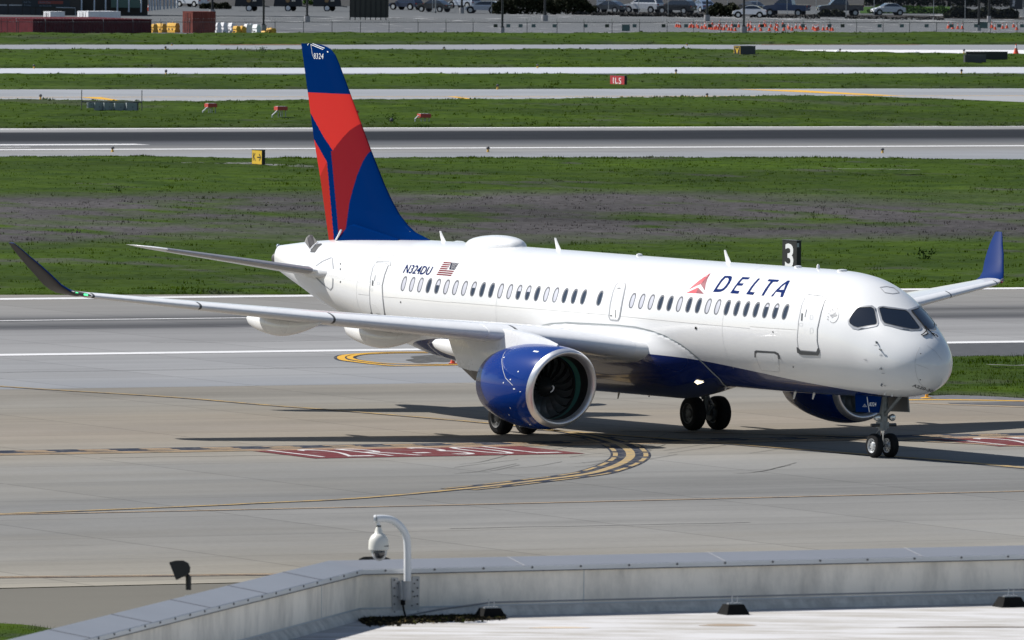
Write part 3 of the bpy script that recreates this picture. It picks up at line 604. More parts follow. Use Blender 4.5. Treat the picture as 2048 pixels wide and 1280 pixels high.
# cabin windows --------------------------------------------------------
def side(s,z,off):
    zt,zb,hw,zc=[float(pchip(P,s)) for P in (ZT,ZB,HW,ZC)]; q=(z-zc)/((zt-zc) if z>zc else (zc-zb)); q=max(-.999,min(.999,q)); a=math.asin(q); y,z2=fus(s,a,off); return A(s,y,z2)
def ell(cx,cz,rx,rz,n=20,p=2.5):
    o=[]
    for k in range(n):
        t=2*math.pi*k/n; c,q=math.cos(t),math.sin(t); o.append((cx+rx*math.copysign(abs(c)**(2/p),c),cz+rz*math.copysign(abs(q)**(2/p),q)))
    return o
WZ=4.125
def window(s,state,parent=plane,big=1.0):
    rx,rz=.138*big,.228*big; mb=MB(); O=ell(s,WZ,rx,rz); I=ell(s-.018,WZ-.012,rx*.68,rz*.82)  # opening shifted so the dark ring thickens aft and above, as recess shading
    for a,b,oa,ob,mi in ((O,O,.001,.007,0),(O,I,.007,.006,0),):
        vs=[side(*p,oa) for p in a]+[side(*p,ob) for p in b]; n=len(a); mb.add(vs,[(i,(i+1)%n,n+(i+1)%n,n+i) for i in range(n)],mi)
    w_=mb.build('cabin_window',m_wframe,parent,smooth=True)
    g=MB(); pm=lambda x,y:side(x,y,.0045)
    if state in 'Hh':
        cut=WZ+(0.03 if state=='H' else .10); cs=s-.018
        zs=lambda L:sorted(L,key=lambda p:math.atan2(p[1]-(sum(q[1] for q in L)/len(L)),p[0]-cs))
        for L,mi in (([p for p in I if p[1]>=cut],1),([p for p in I if p[1]<cut],0)):
            patch(g,zs(L+[(cs-rx*.66,cut),(cs+rx*.66,cut)]),mapf=pm,step=.045,mi=mi)
    else: patch(g,I,mapf=pm,step=.045,mi={'W':1,'D':0}[state])
    g.build('pane',[m_glass,m_shade],w_,smooth=True,fix=False); return w_
m_wframe=mat('shaded_window_frame',(.11,.115,.13),.5)  # frame with the shade of the window recess painted into its dark colour
st='WWWDHWWWHDDWWHHDWWDDD'
for i,c in enumerate(st): window(28.43-i*.5395,c)
window(16.70,'D')
st='WWWDDWDDWWDDDDhhD'
for i,c in enumerate(st): window(14.835-i*.5325,c)
# doors ---------------------------------------------------------------
def door(name,outline,label=None):
    mb=MB(); patch(mb,outline,off=.010,step=8); return tag(mb.build(name,m_white,plane,smooth=True,fix=False),label)
fo=c1([(285,392),(298,384),(375,394),(386,403),(365,470),(345,560),(344,620),(352,664),(340,674),(260,667),(248,655),(243,610),(250,520),(265,440)])
d1=door('passenger_door',fo); mb=MB(); ribbon(mb,fo,1.4,.013,closed=True); mb.build('door_seal',m_grey,d1,fix=False)
mb=MB(); patch(mb,c1([(240,650),(243,678),(262,689),(350,693),(357,680),(356,655),(347,657),(341,677),(262,670),(250,654)]),off=.016); mb.build('scuff_plate',m_dgrey,d1,fix=False)
mb=MB(); ribbon(mb,c1([(288,392),(300,378),(380,388),(391,400),(384,412)]),2.2,.016); mb.build('rain_gutter',m_lgrey,d1,fix=False)
mb=MB(); ribbon(mb,c1([(269,478),(266,516)]),3.0,.018); ribbon(mb,c1([(292,458),(283,497)]),.8,.018); mb.build('door_handle',m_dgrey,d1,fix=False)
mb=MB()
for q in ([(318,412),(338,410),(337,420),(318,421)],[(254,528),(272,528),(271,542),(254,542)],[(310,488),(324,488),(323,508),(309,508)],[(309,556),(322,550),(326,575),(309,583)]): ribbon(mb,c1(q),.5,.018,closed=True)
mb.build('door_placard',m_lgrey,d1,fix=False)
ao=c6([(1125,468),(1150,455),(1250,464),(1262,485),(1225,580),(1197,700),(1205,850),(1222,1000),(1215,1018),(1110,1012),(1085,985),(1070,900),(1065,760),(1075,620),(1100,510)])
d2=door('passenger_door',ao); mb=MB(); ribbon(mb,ao,1.3,.013,closed=True); mb.build('door_seal',m_grey,d2,fix=False)
mb=MB(); patch(mb,c6([(1075,985),(1085,1015),(1110,1037),(1232,1044),(1238,1005),(1224,995),(1222,1024),(1110,1018),(1092,985)]),off=.016); mb.build('scuff_plate',m_dgrey,d2,fix=False)
mb=MB(); ribbon(mb,c6([(1118,478),(1140,434),(1285,440),(1278,490)]),3.0,.014); mb.build('rain_gutter',m_lgrey,d2,fix=False)
mb=MB(); ribbon(mb,c6([(1100,645),(1098,700)]),2.5,.018); ribbon(mb,c6([(1128,590),(1118,650)]),.7,.018); mb.build('door_handle',m_dgrey,d2,fix=False)
mb=MB()
for q in ([(1170,492),(1192,492),(1190,515),(1170,515)],[(1080,732),(1100,732),(1100,758),(1080,758)],[(1150,660),(1168,660),(1168,690),(1150,690)]): ribbon(mb,c6(q),.5,.018,closed=True)
mb.build('door_placard',m_lgrey,d2,fix=False)
oo=c2([(850,335),(862,323),(897,324),(898,340),(882,420),(868,500),(860,514),(822,511),(815,495),(822,430),(836,370)])
d3=door('overwing_exit',oo); mb=MB(); ribbon(mb,oo,2.2,.013,closed=True); mb.build('door_seal',m_grey,d3,fix=False)
mb=MB(); ribbon(mb,c2([(850,460),(849,500)]),.9,.018); ribbon(mb,c2([(858,350),(875,350)]),2.0,.018); ribbon(mb,c2([(822,490),(832,490)]),2.,.018); mb.build('door_placard',m_dgrey,d3,fix=False)
window(15.75,'h',d3,.92)
cd=MB(); patch(cd,c1([(24,703),(24,672),(32,667),(130,673),(148,682),(155,712),(148,712),(142,690),(125,682),(38,677),(31,683),(31,703)]),off=.012); co=door('cargo_door',c1([(34,690),(38,680),(125,684),(141,692),(150,740),(150,775),(60,765),(42,730)])); cd.build('scuff_plate',m_dgrey,co,fix=False)
mb=MB(); ribbon(mb,c1([(34,690),(38,725),(62,770),(150,778)]),.45,.014); mb.build('door_seal',m_lgrey,co,fix=False)
# seams, panel lines, small markings
mb=MB(); seam=c2([(400,565),(450,545),(520,530),(600,525),(700,530),(850,538),(950,548),(1030,567),(1100,592),(1180,635),(1230,672),(1300,735),(1345,780),(1380,812),(1400,840),(1418,852)]); ribbon(mb,seam,2.2,.012); mb.build('fairing_seal',mat('seal_grey',(.24,.27,.28),.6),plane,fix=False)
m_pl=mat('panel_line_grey',(.40,.40,.40),.5)
for Q,w_,fr in ((c2([(0,420),(400,452),(800,485),(1200,525),(1536,555)]),.55,False),(c1([(0,545),(100,553),(240,562)]),.55,True),(c6([(940,790),(1060,802)]),.5,True),(c6([(1210,818),(1500,840),(1920,880)]),.5,True),(c1([(300,356),(415,382)]),.7,True),(c6([(1130,404),(1380,370)]),.8,True),(c7([(960,715),(925,790),(907,880),(910,960),(930,1040),(960,1100),(1010,1150)]),.45,True),(c7([(1035,700),(1120,760),(1190,850)]),.4,True),(c7([(920,900),(1050,945)]),.4,True)):
    mb=MB(); ribbon(mb,Q,w_,.006,fair=fr); mb.build('panel_line',m_pl,plane,fix=False)
mb=MB(); ribbon(mb,c1([(665,345),(700,341),(735,347),(765,373),(730,378),(690,372)]),1.2,.008,closed=True); 
mb.build('hatch_outline',m_grey,plane,fix=False)
mb=MB(); ribbon(mb,c6([(490,490),(560,440),(650,402),(665,405),(676,520)]),1.5,.010); ribbon(mb,c6([(490,610),(560,680),(645,745),(668,715),(672,622)]),2.0,.010); mb.build('tailplane_seal',m_grey,plane,fix=False)
def hole(c,x,y,w_,h_,off):
    mb=MB(); patch(mb,c([(x-w_/2,y-h_/2),(x+w_/2,y-h_/2),(x+w_/2,y+h_/2),(x-w_/2,y+h_/2)]),off=off,step=3)
    if mb.v: mb.build('port_hole',m_black,plane,fix=False)
for x,y,w_,h_ in ((1260,553,9,13),(826,576,4,9),(714,570,3,8)): hole(c2,x,y,w_,h_,.016)
for x,y in ((118,573),(222,752)): hole(c1,x,y,4,8,.01)
for x,y in ((1395,876),(752,468),(752,524),(752,660)): hole(c6,x,y,8,18,.01)
for x,y in ((967,787),(963,1063)): hole(c7,x,y,10,10,.01)
m_joint=mat('skin_joint',(.60,.605,.61),.5)
for s_ in (9.6,17.2,22.6,31.6):
    for a_ in range(1):
        L=[]; n_=40
        for k in range(n_+1):
            a=math.radians(-40+220*k/n_); y,z=fus(s_,a,.004); L.append((A(s_-.007,y,z),A(s_+.007,y,z)))
        mb=MB(); mb.add([p for q in L for p in q],[(2*i,2*i+1,2*i+3,2*i+2) for i in range(n_)]); mb.build('skin_joint',m_joint,plane,fix=False)
# cockpit windows -------------------------------------------------------
m_cframe=mat('cockpit_frame',(.36,.37,.39),.3,metal=.5)
G_side=c7([(206,440),(213,415),(225,392),(250,350),(275,320),(297,302),(325,292),(440,290),(470,310),(482,345),(490,390),(503,450),(498,468),(485,478),(400,490),(300,508),(255,495),(215,465)])
F_side=c7([(190,440),(195,410),(207,385),(240,320),(262,295),(300,280),(450,272),(490,300),(498,340),(506,380),(520,455),(512,482),(498,494),(420,510),(300,533),(240,520),(200,480)])
G_ws=c7([(525,310),(530,300),(560,292),(620,305),(800,325),(820,335),(840,352),(900,430),(955,505),(953,518),(940,526),(880,528),(780,510),(650,480),(600,468),(580,458),(560,430),(535,345)])
F_ws=c7([(505,310),(512,294),(530,284),(570,280),(700,297),(820,315),(848,330),(870,352),(935,440),(978,508),(975,528),(958,540),(860,545),(760,530),(640,495),(575,482),(560,468),(540,440),(515,350)])
for mir in (False,True):
    for G,Fm in ((G_side,F_side),(G_ws,F_ws)):
        mb=MB(); patch(mb,Fm,[G],off=.014,step=6,mirror=mir,fair=False); f_=mb.build('cockpit_window',m_cframe,plane,smooth=True,fix=False)
        mb=MB(); patch(mb,G,off=.008,step=6,mirror=mir,fair=False); mb.build('pane',m_cglass,f_,smooth=True,fix=False)
        mb=MB(); ribbon(mb,G,.9,.016,closed=True,mirror=mir,fair=False); mb.build('gasket',m_dgrey,f_,fix=False)
for L in ([(872,345),(915,400),(985,490),(1020,535),(1024,548)],[(1010,505),(1040,540),(1080,580),(1110,590)]):
    pts=[hit(*q,.05,False) for q in c7(L)]; pts=[p for p in pts if p]; MB().tube(pts,.016,6).build('windscreen_wiper',m_black,plane)
for L in ([(1024,548),(1000,575),(972,592),(990,600),(1035,585),(1045,575),(1024,550)],[(1078,575),(1110,600),(1125,590),(1145,612)]):
    pts=[hit(*q,.03,False) for q in c7(L)]; pts=[p for p in pts if p]
    if len(pts)>2: MB().tube(pts,.014,6).build('wiper_arm',m_black,plane)
# probes on the nose
for (x,y,dx,dy,l) in ((540,742,22,5,.07),(555,750,75,60,0),(405,856,22,58,0),(545,940,20,9,.06),(575,965,50,70,0),(555,1110,16,9,.06),(500,665,5,20,.06)):
    mb=MB(); 
    if l: 
        a,b=hit(*c7([(x,y)])[0],.0),hit(*c7([(x,y)])[0],l); c=hit(*c7([(x+dx,y+dy)])[0],l)
        mb.tube([a,b,c],[.03,.02,.012],8); mb.build('air_data_probe',m_gear,plane)
mb=MB()
for x,y in ((590,1210),(665,1225)): 
    p=hit(*c7([(x,y)])[0],.0); q=hit(*c7([(x,y)])[0],.05); mb.tube([p,q],.02,8)
mb.build('drain_mast',m_white,plane)
mb=MB()
for q in ([(470,695),(505,695)],[(530,792),(560,792)],[(528,808),(562,808)],[(360,845),(395,845)],[(372,858),(395,858)],[(552,995),(585,995)],[(575,1125),(600,1130)]): ribbon(mb,c7(q),.9,.01)
mb.build('placard_text',m_grey,plane,fix=False)
# wings ------------------------------------------------------------------
def airfoil(n,t,camb=.018,le=0,te=1):
    """closed loop from trailing edge over the top to the nose and back underneath"""
    up=[];lo=[]
    for i in range(n+1):
        x=.5*(1-math.cos(math.pi*i/n)); yt=5*t*(.2969*math.sqrt(x)-.126*x-.3516*x*x+.2843*x**3-.1036*x**4); yc=camb*(1-(2*x-1)**2)
        up.append((x,yc+yt)); lo.append((x,yc-yt))
    return list(reversed(up))+lo[1:-1]
def station(y,z,sl,st,t,tw,dy,dz,sg,n=22,camb=.018,frac=None,puff=0):
    c=st-sl; L=math.hypot(dy,dz); ny,nz=-dz/L,dy/L; out=[]
    for x,h in airfoil(n,t,camb):
        xs=x*c; hh=h*c-xs*math.tan(math.radians(tw)); out.append(A(sl+xs,sg*(y+ny*hh),z+nz*hh))
    return out
WST=[(.6,2.60,12.95,20.2,.135,2.2),(2.1,2.72,13.83,20.35,.135,2.2),(3.6,2.92,14.71,20.6,.13,1.8),(5.1,3.10,15.60,20.8,.12,1.5),(6.85,3.24,16.63,21.3,.115,1.2),(9.8,3.52,18.36,22.05,.11,.8),(13.2,3.87,20.38,22.95,.105,.4),(15.9,4.15,21.96,23.62,.10,0),(16.25,4.20,22.18,23.70,.10,0)]
WLT=[(16.45,4.30,22.42,23.76,.10,0),(16.62,4.46,22.66,23.86,.10,0),(16.80,4.74,22.95,24.05,.10,0),(17.0,5.02,23.25,24.22,.10,0),(17.2,5.30,23.62,24.35,.10,0),(17.36,5.52,23.88,24.42,.09,0),(17.47,5.67,24.08,24.45,.08,0)]
def wingloft(ST,sg,ext=None):
    R=[]
    for i,(y,z,sl,st_,t,tw) in enumerate(ST):
        a=ST[max(0,i-1)]; b=ST[min(len(ST)-1,i+1)]; R.append(station(y,z,sl,st_,t,tw,b[0]-a[0],b[1]-a[1],sg))
    return R
def wi(y):
    ys=[q[0] for q in WST]; return tuple(float(np.interp(y,ys,[q[k] for q in WST])) for k in range(1,6))
def slat(y0,y1,sg,m=None):
    R=[]
    for k in range(7):
        y=y0+(y1-y0)*k/6; z,sl,st_,t,tw=wi(y); c=st_-sl; dz=.105; L=math.hypot(1,dz); ny,nz=-dz/L,1/L; loop=[]; inner=[]
        up=[];n=14
        for j in range(n+1):
            q=j/n; x=(1-q)**2*.12; yt=5*t*(.2969*math.sqrt(x)-.126*x-.3516*x*x); yc=.018*(1-(2*x-1)**2); up.append((x,yc+yt))
        for j in range(1,9):
            q=j/8; x=q**2*.045; yt=5*t*(.2969*math.sqrt(x)-.126*x-.3516*x*x); yc=.018*(1-(2*x-1)**2); up.append((x,yc-yt))
        for j,(x,h) in enumerate(up):
            a=up[max(0,j-1)]; b=up[min(len(up)-1,j+1)]; tx,th=b[0]-a[0],b[1]-a[1]; l=math.hypot(tx,th); nx,nh=th/l,-tx/l
            def P(o): 
                xs=x*c+ -nx*o*-1; 
                xs=x*c+nx*o; hh=h*c+nh*o-xs*math.tan(math.radians(tw)); return A(sl+xs,sg*(y+ny*hh),z+nz*hh)
            s_=1 if (nx<=0 or nh*(h)>0) else 1
            loop.append(P(.012) if True else None); inner.append(P(-.02))
        R.append(loop+inner[::-1])
    mb=MB(); mb.loft(R); return mb
for sg in (1,-1):
    R=wingloft(WST,sg); mb=MB(); mb.loft(R); wing=mb.build('wing',m_white,plane,smooth=50)
    WL=wingloft(WST[-2:]+WLT,sg)[2:]; WL=[R[-1]]+WL; mb=MB(); mb.loft(WL); NR=len(WL[0]); mb.m=[1 if (k%NR)>=24 and k<NR*(len(WL)-1) else 0 for k in range(len(mb.f))]; mb.build('winglet',[m_wlet,m_wout],wing,smooth=50)
    for a,b in ((2.12,5.07),(5.13,5.86),(5.90,9.77),(9.82,13.17),(13.22,15.9)):
        slat(a,b,sg).build('slat',m_silver,wing,smooth=50)
    for a,b in ((5.062,5.138),(9.762,9.828),(13.162,13.228),(15.89,15.95)): slat(a,b,sg).build('slat_gap',m_dgrey,wing,smooth=50)
    mb=MB(); R2=[]
    for k,y in enumerate((15.93,16.1,16.3)):
        z,sl,st_,t,tw=wi(min(y,16.25)); R2.append((y,z,sl,st_,t,tw))
    # navigation light lens in the tip leading edge
    zc=4.235; pts=[]
    for k in range(6):
        q=k/5; y=16.02+.42*q; s_=22.0+.52*q*.86; pts.append(A(s_-.045,sg*y,4.19+.11*q*q))
    MB().tube(pts,[.01,.045,.06,.06,.045,.01],8).build('navigation_light',m_dgrey,wing,smooth=True)
    mb=MB(); mb.tube([pts[1]+Vector((.05,0,0)),pts[2]+Vector((.05,0,0))],.03,8); mb.tube([pts[3]+Vector((.045,0,0)),pts[4]+Vector((.04,0,0))],.025,8); mb.build('lamp_bulb',m_green if sg==1 else m_redlens,wing)
    # flap track fairings
    for y,s_t,zt_,L,rr,dr in ((10.1,23.15,3.40,4.6,.27,.30),(7.1,22.5,3.10,4.9,.30,.36),(4.1,22.4,2.60,4.6,.24,.22)):
        z,sl,st_,t,tw=wi(y); R=[]; n=18
        for k in range(n+1):
            q=k/n; s_=s_t-L*q; r=rr*(math.sin(math.pi*min(1,q**.62))**.75 if 0<q<1 else .001); zc=zt_-dr*math.sin(math.pi*q*.85)*.75+.25*max(0,q-.45)
            R.append([A(s_,sg*(y+r*.62*math.cos(2*math.pi*j/16)),zc+r*math.sin(2*math.pi*j/16)) for j in range(16)])
        mb=MB(); mb.loft(R); mb.build('flap_track_fairing',m_white,wing,smooth=50)
    # trailing edge flaps as a slightly drooped panel line, static wicks
    mb=MB()
    for y in (11.5,12.6,13.7,14.8,15.6):
        z,sl,st_,t,tw=wi(y); mb.tube([A(st_-.02,sg*y,z-.02),A(st_+.16,sg*y,z-.03)],.006,4)
    mb.build('static_wick',m_dgrey,wing)
# tailplane -----------------------------------------------------------------
for sg in (1,-1):
    ST=[(.55,4.18,33.85,37.0,.10,0),(1.1,4.26,34.2,37.05,.10,0),(3.3,4.61,35.5,37.55,.095,0),(5.35,4.93,36.75,38.02,.09,0),(5.6,4.97,36.98,38.08,.09,0),(5.78,5.0,37.25,38.13,.08,0),(5.93,5.03,37.62,38.16,.06,0),(5.99,5.04,37.95,38.18,.03,0)]
    R=[]
    for i,(y,z,sl,st_,t,tw) in enumerate(ST):
        a=ST[max(0,i-1)]; b=ST[min(len(ST)-1,i+1)]; R.append(station(y,z,sl,st_,t,tw,b[0]-a[0],b[1]-a[1],sg,camb=-.005))
    mb=MB(); mb.loft(R); hs=mb.build('tailplane',m_white,plane,smooth=50)
    # metal leading edge strip
    R=[]
    for k in range(9):
        q=k/8; y=1.42+(5.3-1.42)*q; zz,sl,st_,t=[float(np.interp(y,[a[0] for a in ST],[a[j] for a in ST])) for j in (1,2,3,4)]; c=st_-sl; dz=.157; L=math.hypot(1,dz); ny,nz=-dz/L,1/L; o=[]
        for j in range(-10,11):
            x=(abs(j)/10)**2*.10; h=math.copysign(5*t*(.2969*math.sqrt(x)-.126*x),-j); f=1.0
            hh=h*c*1.02+math.copysign(.006,-j)*(j!=0); o.append(A(sl+x*c-.010*(1-abs(j)/10),sg*(y+ny*hh),zz+nz*hh))
        R.append(o)
    mb=MB(); mb.loft(R,closed=False,caps=False); mb.build('leading_edge',m_hsilver,hs,smooth=True)
    # root glove
    R=[]
    for k in range(12):
        q=k/11; s_=33.42+q*1.5; r=.012+.165*math.sin(min(1,q*1.35)*math.pi/2); rh=r*.75; R.append([A(s_,sg*(.97+.33*q+rh*math.cos(2*math.pi*j/16)),4.225+.045*q+r*math.sin(2*math.pi*j/16)) for j in range(16)])
    mb=MB(); mb.loft(R); mb.build('root_fairing',m_white,hs,smooth=50)
# fin -------------------------------------------------------------------------
LE=[(5.30,29.3),(5.42,29.65),(5.61,30.50),(5.80,30.95),(6.12,31.47),(6.55,31.97),(7.02,32.42),(8.09,33.30),(9.8,34.60),(10.73,35.32),(11.0,35.56),(11.14,35.78),(11.24,36.05),(11.31,36.45),(11.33,36.9)]
TE=[(5.2,35.88),(7.17,36.47),(8.34,36.88),(9.79,37.29),(11.33,37.74)]
fin_le=lambda z:float(np.interp(z,[a for a,b in LE],[b for a,b in LE])); fin_te=lambda z:float(np.interp(z,[a for a,b in TE],[b for a,b in TE]))
PY=[('red',[(37.6,9.79),(34.0,9.80),(33.0,8.868),(33.954,8.868),(34.45,8.66),(34.95,8.38),(35.523,8.01),(36.2,8.45),(37.3,9.30)]),
    ('dred',[(33.0,8.868),(33.954,8.868),(34.45,8.66),(34.95,8.38),(35.523,8.01),(35.645,7.99),(35.34,6.4),(35.11,5.1),(34.80,5.1),(34.66,5.5),(34.40,6.4),(33.95,7.2),(33.55,7.75),(33.216,8.118),(32.5,8.2)]),
    ('red',[(37.2,8.55),(36.88,8.34),(35.946,7.643),(36.475,7.172),(37.2,7.0)]),
    ('ored',[(36.475,7.172),(35.946,7.643),(35.72,6.4),(35.478,5.0),(36.3,5.0),(37.2,7.3)])]
def pin(x,y,P):
    c=False
    for (x0,y0),(x1,y1) in zip(P,P[1:]+P[:1]):
        if (y0>y)!=(y1>y) and x<(x1-x0)*(y-y0)/(y1-y0)+x0: c=not c
    return c
zs=[5.2+i*.022 for i in range(int((11.33-5.2)/.022)+1)]+[11.33]
nc=150; V=[];mi=[];F=[]
def finth(x,z): 
    tmax=float(np.interp(z,[5.2,6.2,8,11.0,11.33],[.44,.33,.26,.14,.06])); return tmax*5*(.2969*math.sqrt(x)-.126*x-.3516*x*x+.2843*x**3-.1036*x**4)*1.0
for z in zs:
    a,b=fin_le(z),fin_te(z); row=[]
    for side_ in (1,-1):
        for i in range(nc+1):
            if side_==-1 and i in (0,nc): continue
            x=.5*(1-math.cos(math.pi*i/nc)) if True else i/nc; x=(i/nc)**1.2
            row.append(A(a+(b-a)*x,side_*finth(x,z),z))
    V.append(row)
n=2*nc; order=list(range(nc+1))+[nc+1+k for k in range(nc-2,-1,-1)]
V=[[r[k] for k in order] for r in V]
mb=MB(); cols=['navy','red','dred','ored']; vs=[v for r in V for v in r]; fs=[];ms=[]
for i in range(len(V)-1):
    for k in range(n):
        f=(i*n+k,i*n+(k+1)%n,(i+1)*n+(k+1)%n,(i+1)*n+k); c=sum((vs[q] for q in f),Vector())/4; s_,z_=SN-c.x,c.z; m_=0
        for nm,P in PY:
            if pin(s_,z_,P): m_=cols.index(nm)
        fs.append(f); ms.append(m_)
mb.v=[tuple(v) for v in vs]; mb.f=fs; mb.m=ms; mb.add([tuple(v) for v in V[-1]],[tuple(range(n))],0)
fin=mb.build('tail_fin',[m_navy,m_red,m_dred,m_ored],plane,smooth=40)
fm=lambda off:(lambda x,y:(lambda q:A(q[0],finth(max(0,min(1,(q[0]-fin_le(q[2]))/(fin_te(q[2])-fin_le(q[2])))),q[2])+off,q[2]))(apl(x,y,1,.07)))
mb=MB(); textpatch(mb,'8324',(626.3,117.6),(20.5,.6),(.6,-11.3),mapf=fm(.006),bold=.0,sp=1.12)
cT=cm(580,70,6.74); ribbon(mb,cT([(268,130),(282,200),(300,290)]),.6,mapf=fm(.006)); ribbon(mb,cT([(265,128),(440,195)]),1.3,mapf=fm(.006)); ribbon(mb,cT([(290,115),(455,178)]),1.2,mapf=fm(.006)); ribbon(mb,cT([(222,140),(226,125),(240,115)]),1.2,mapf=fm(.006))
patch(mb,cT([(492,220),(505,218),(512,235),(498,235)]),mapf=fm(.006)); mb.build('fin_lettering',m_white_flat,fin,fix=False)
R=[]   # dorsal fillet and rudder foot
for k in range(14):
    q=k/13; s_=31.1+q*3.75; h=.46*min(1,q*1.25+.02)*(1 if q<.82 else 1-(q-.82)*5.0); w_=.30
    zf=fus(s_,math.pi/2)[1]; R.append([A(s_,w_*math.cos(math.pi*j/12)*(1 if j not in(0,12) else 1.0),zf-.10+(h+.10)*min(1,math.sin(math.pi*j/12)*1.9)) for j in range(13)])
mb=MB(); mb.loft(R,closed=True); mb.build('dorsal_fairing',m_navy,fin,smooth=50)
MB().tube([A(34.95,.28,5.22),A(34.75,.30,5.38),A(34.58,.30,5.56)],.035,6).build('rudder_foot_strip',m_white,fin)
# tail cone, APU
mb=MB(); R=[]
for s_,r in ((38.95,.19),(39.10,.19),(39.22,.18),(39.22,.15),(38.9,.14)): R.append([A(s_,r*math.cos(2*math.pi*j/20),4.50+r*1.0*math.sin(2*math.pi*j/20)) for j in range(20)])
mb.loft(R); mb.build('exhaust_pipe',m_exh,plane,smooth=40)
MB().tube([A(39.0,0,4.88),A(39.12,0,4.90),A(39.18,0,4.88)],[.06,.07,.03],10).build('tail_light',m_lens,plane,smooth=True)
mb=MB(); patch(mb,c6([(430,345),(440,315),(480,270),(515,255),(550,252),(555,262),(520,290),(480,347)]),off=.012,fair=False); ap=mb.build('intake_opening',m_soot,plane,fix=False)
mb=MB(); P=[hit(*q,.02,False) for q in c6([(432,318),(452,290),(480,265),(512,247)])]; up=Vector((0,-.15,.55)); bk=Vector((-.55,0,0))
Q=[p+Vector((-.27,-.02,.20+.07*math.sin(i*1.04))) for i,p in enumerate(P)]; mb.add(P+Q,[(i,i+1,5+i,4+i) for i in range(3)]); P2=[p+Vector((-.05,0,.03)) for p in P]; Q2=[p+Vector((-.05,0,.03)) for p in Q]; mb.add(P2+Q2,[(i,i+1,5+i,4+i) for i in range(3)])
mb.add([P[0],Q[0],Q2[0],P2[0]],[(0,1,2,3)]); mb.add([P[3],Q[3],Q2[3],P2[3]],[(0,1,2,3)]); mb.add(Q+Q2,[(i,i+1,5+i,4+i) for i in range(3)]); mb.build('intake_flap',mat('flap_grey',(.11,.11,.11),.6),ap)
ribs=MB(); ribbon(ribs,c6([(440,320),(465,290),(495,262),(515,252)]),.9,.05,fair=False); ribs.build('flap_hinge',m_white,ap,fix=False)
# crown: radome and blade aerials
R=[]
for k in range(25):
    q=k/24; s_=24.0+3.15*q; h=.30*(max(0,math.sin(math.pi*q**.80)))**.5; w_=.62*(max(0,math.sin(math.pi*q)))**.5+.01; zf=fus(s_,math.pi/2)[1]; R.append([A(s_,w_*math.cos(math.pi*j/14),zf-.12+(h+.12)*(math.sin(math.pi*j/14))**.8) for j in range(15)])
mb=MB(); mb.loft(R,closed=True); mb.build('satcom_radome',m_white,plane,smooth=60)
for s_,h in ((28.75,.32),(21.85,.36),(12.1,.37)):
    zf=fus(s_,math.pi/2)[1]; mb=MB(); R=[]
    for q,l,sh_ in ((0,.30,0),(.5,.20,.12),(1,.10,.22)): R.append([A(s_+sh_+l*x,t_,zf-.02+h*q) for x,t_ in ((-.5,0),(-.2,.025),(.5,0),(-.2,-.025))])
    mb.loft(R); mb.build('blade_aerial',m_white,plane)
mb=MB()
for s_,r,h in ((17.0,.10,.07),(8.1,.12,.05),(7.0,.05,.13),(5.7,.16,.05)):
    zf=fus(s_,math.pi/2)[1]; mb.tube([A(s_,.1,zf-.03),A(s_,.1,zf+h*.7),A(s_,.1,zf+h)],[r,r*.9,r*.3],10)
mb.build('beacon',m_white,plane,smooth=40)
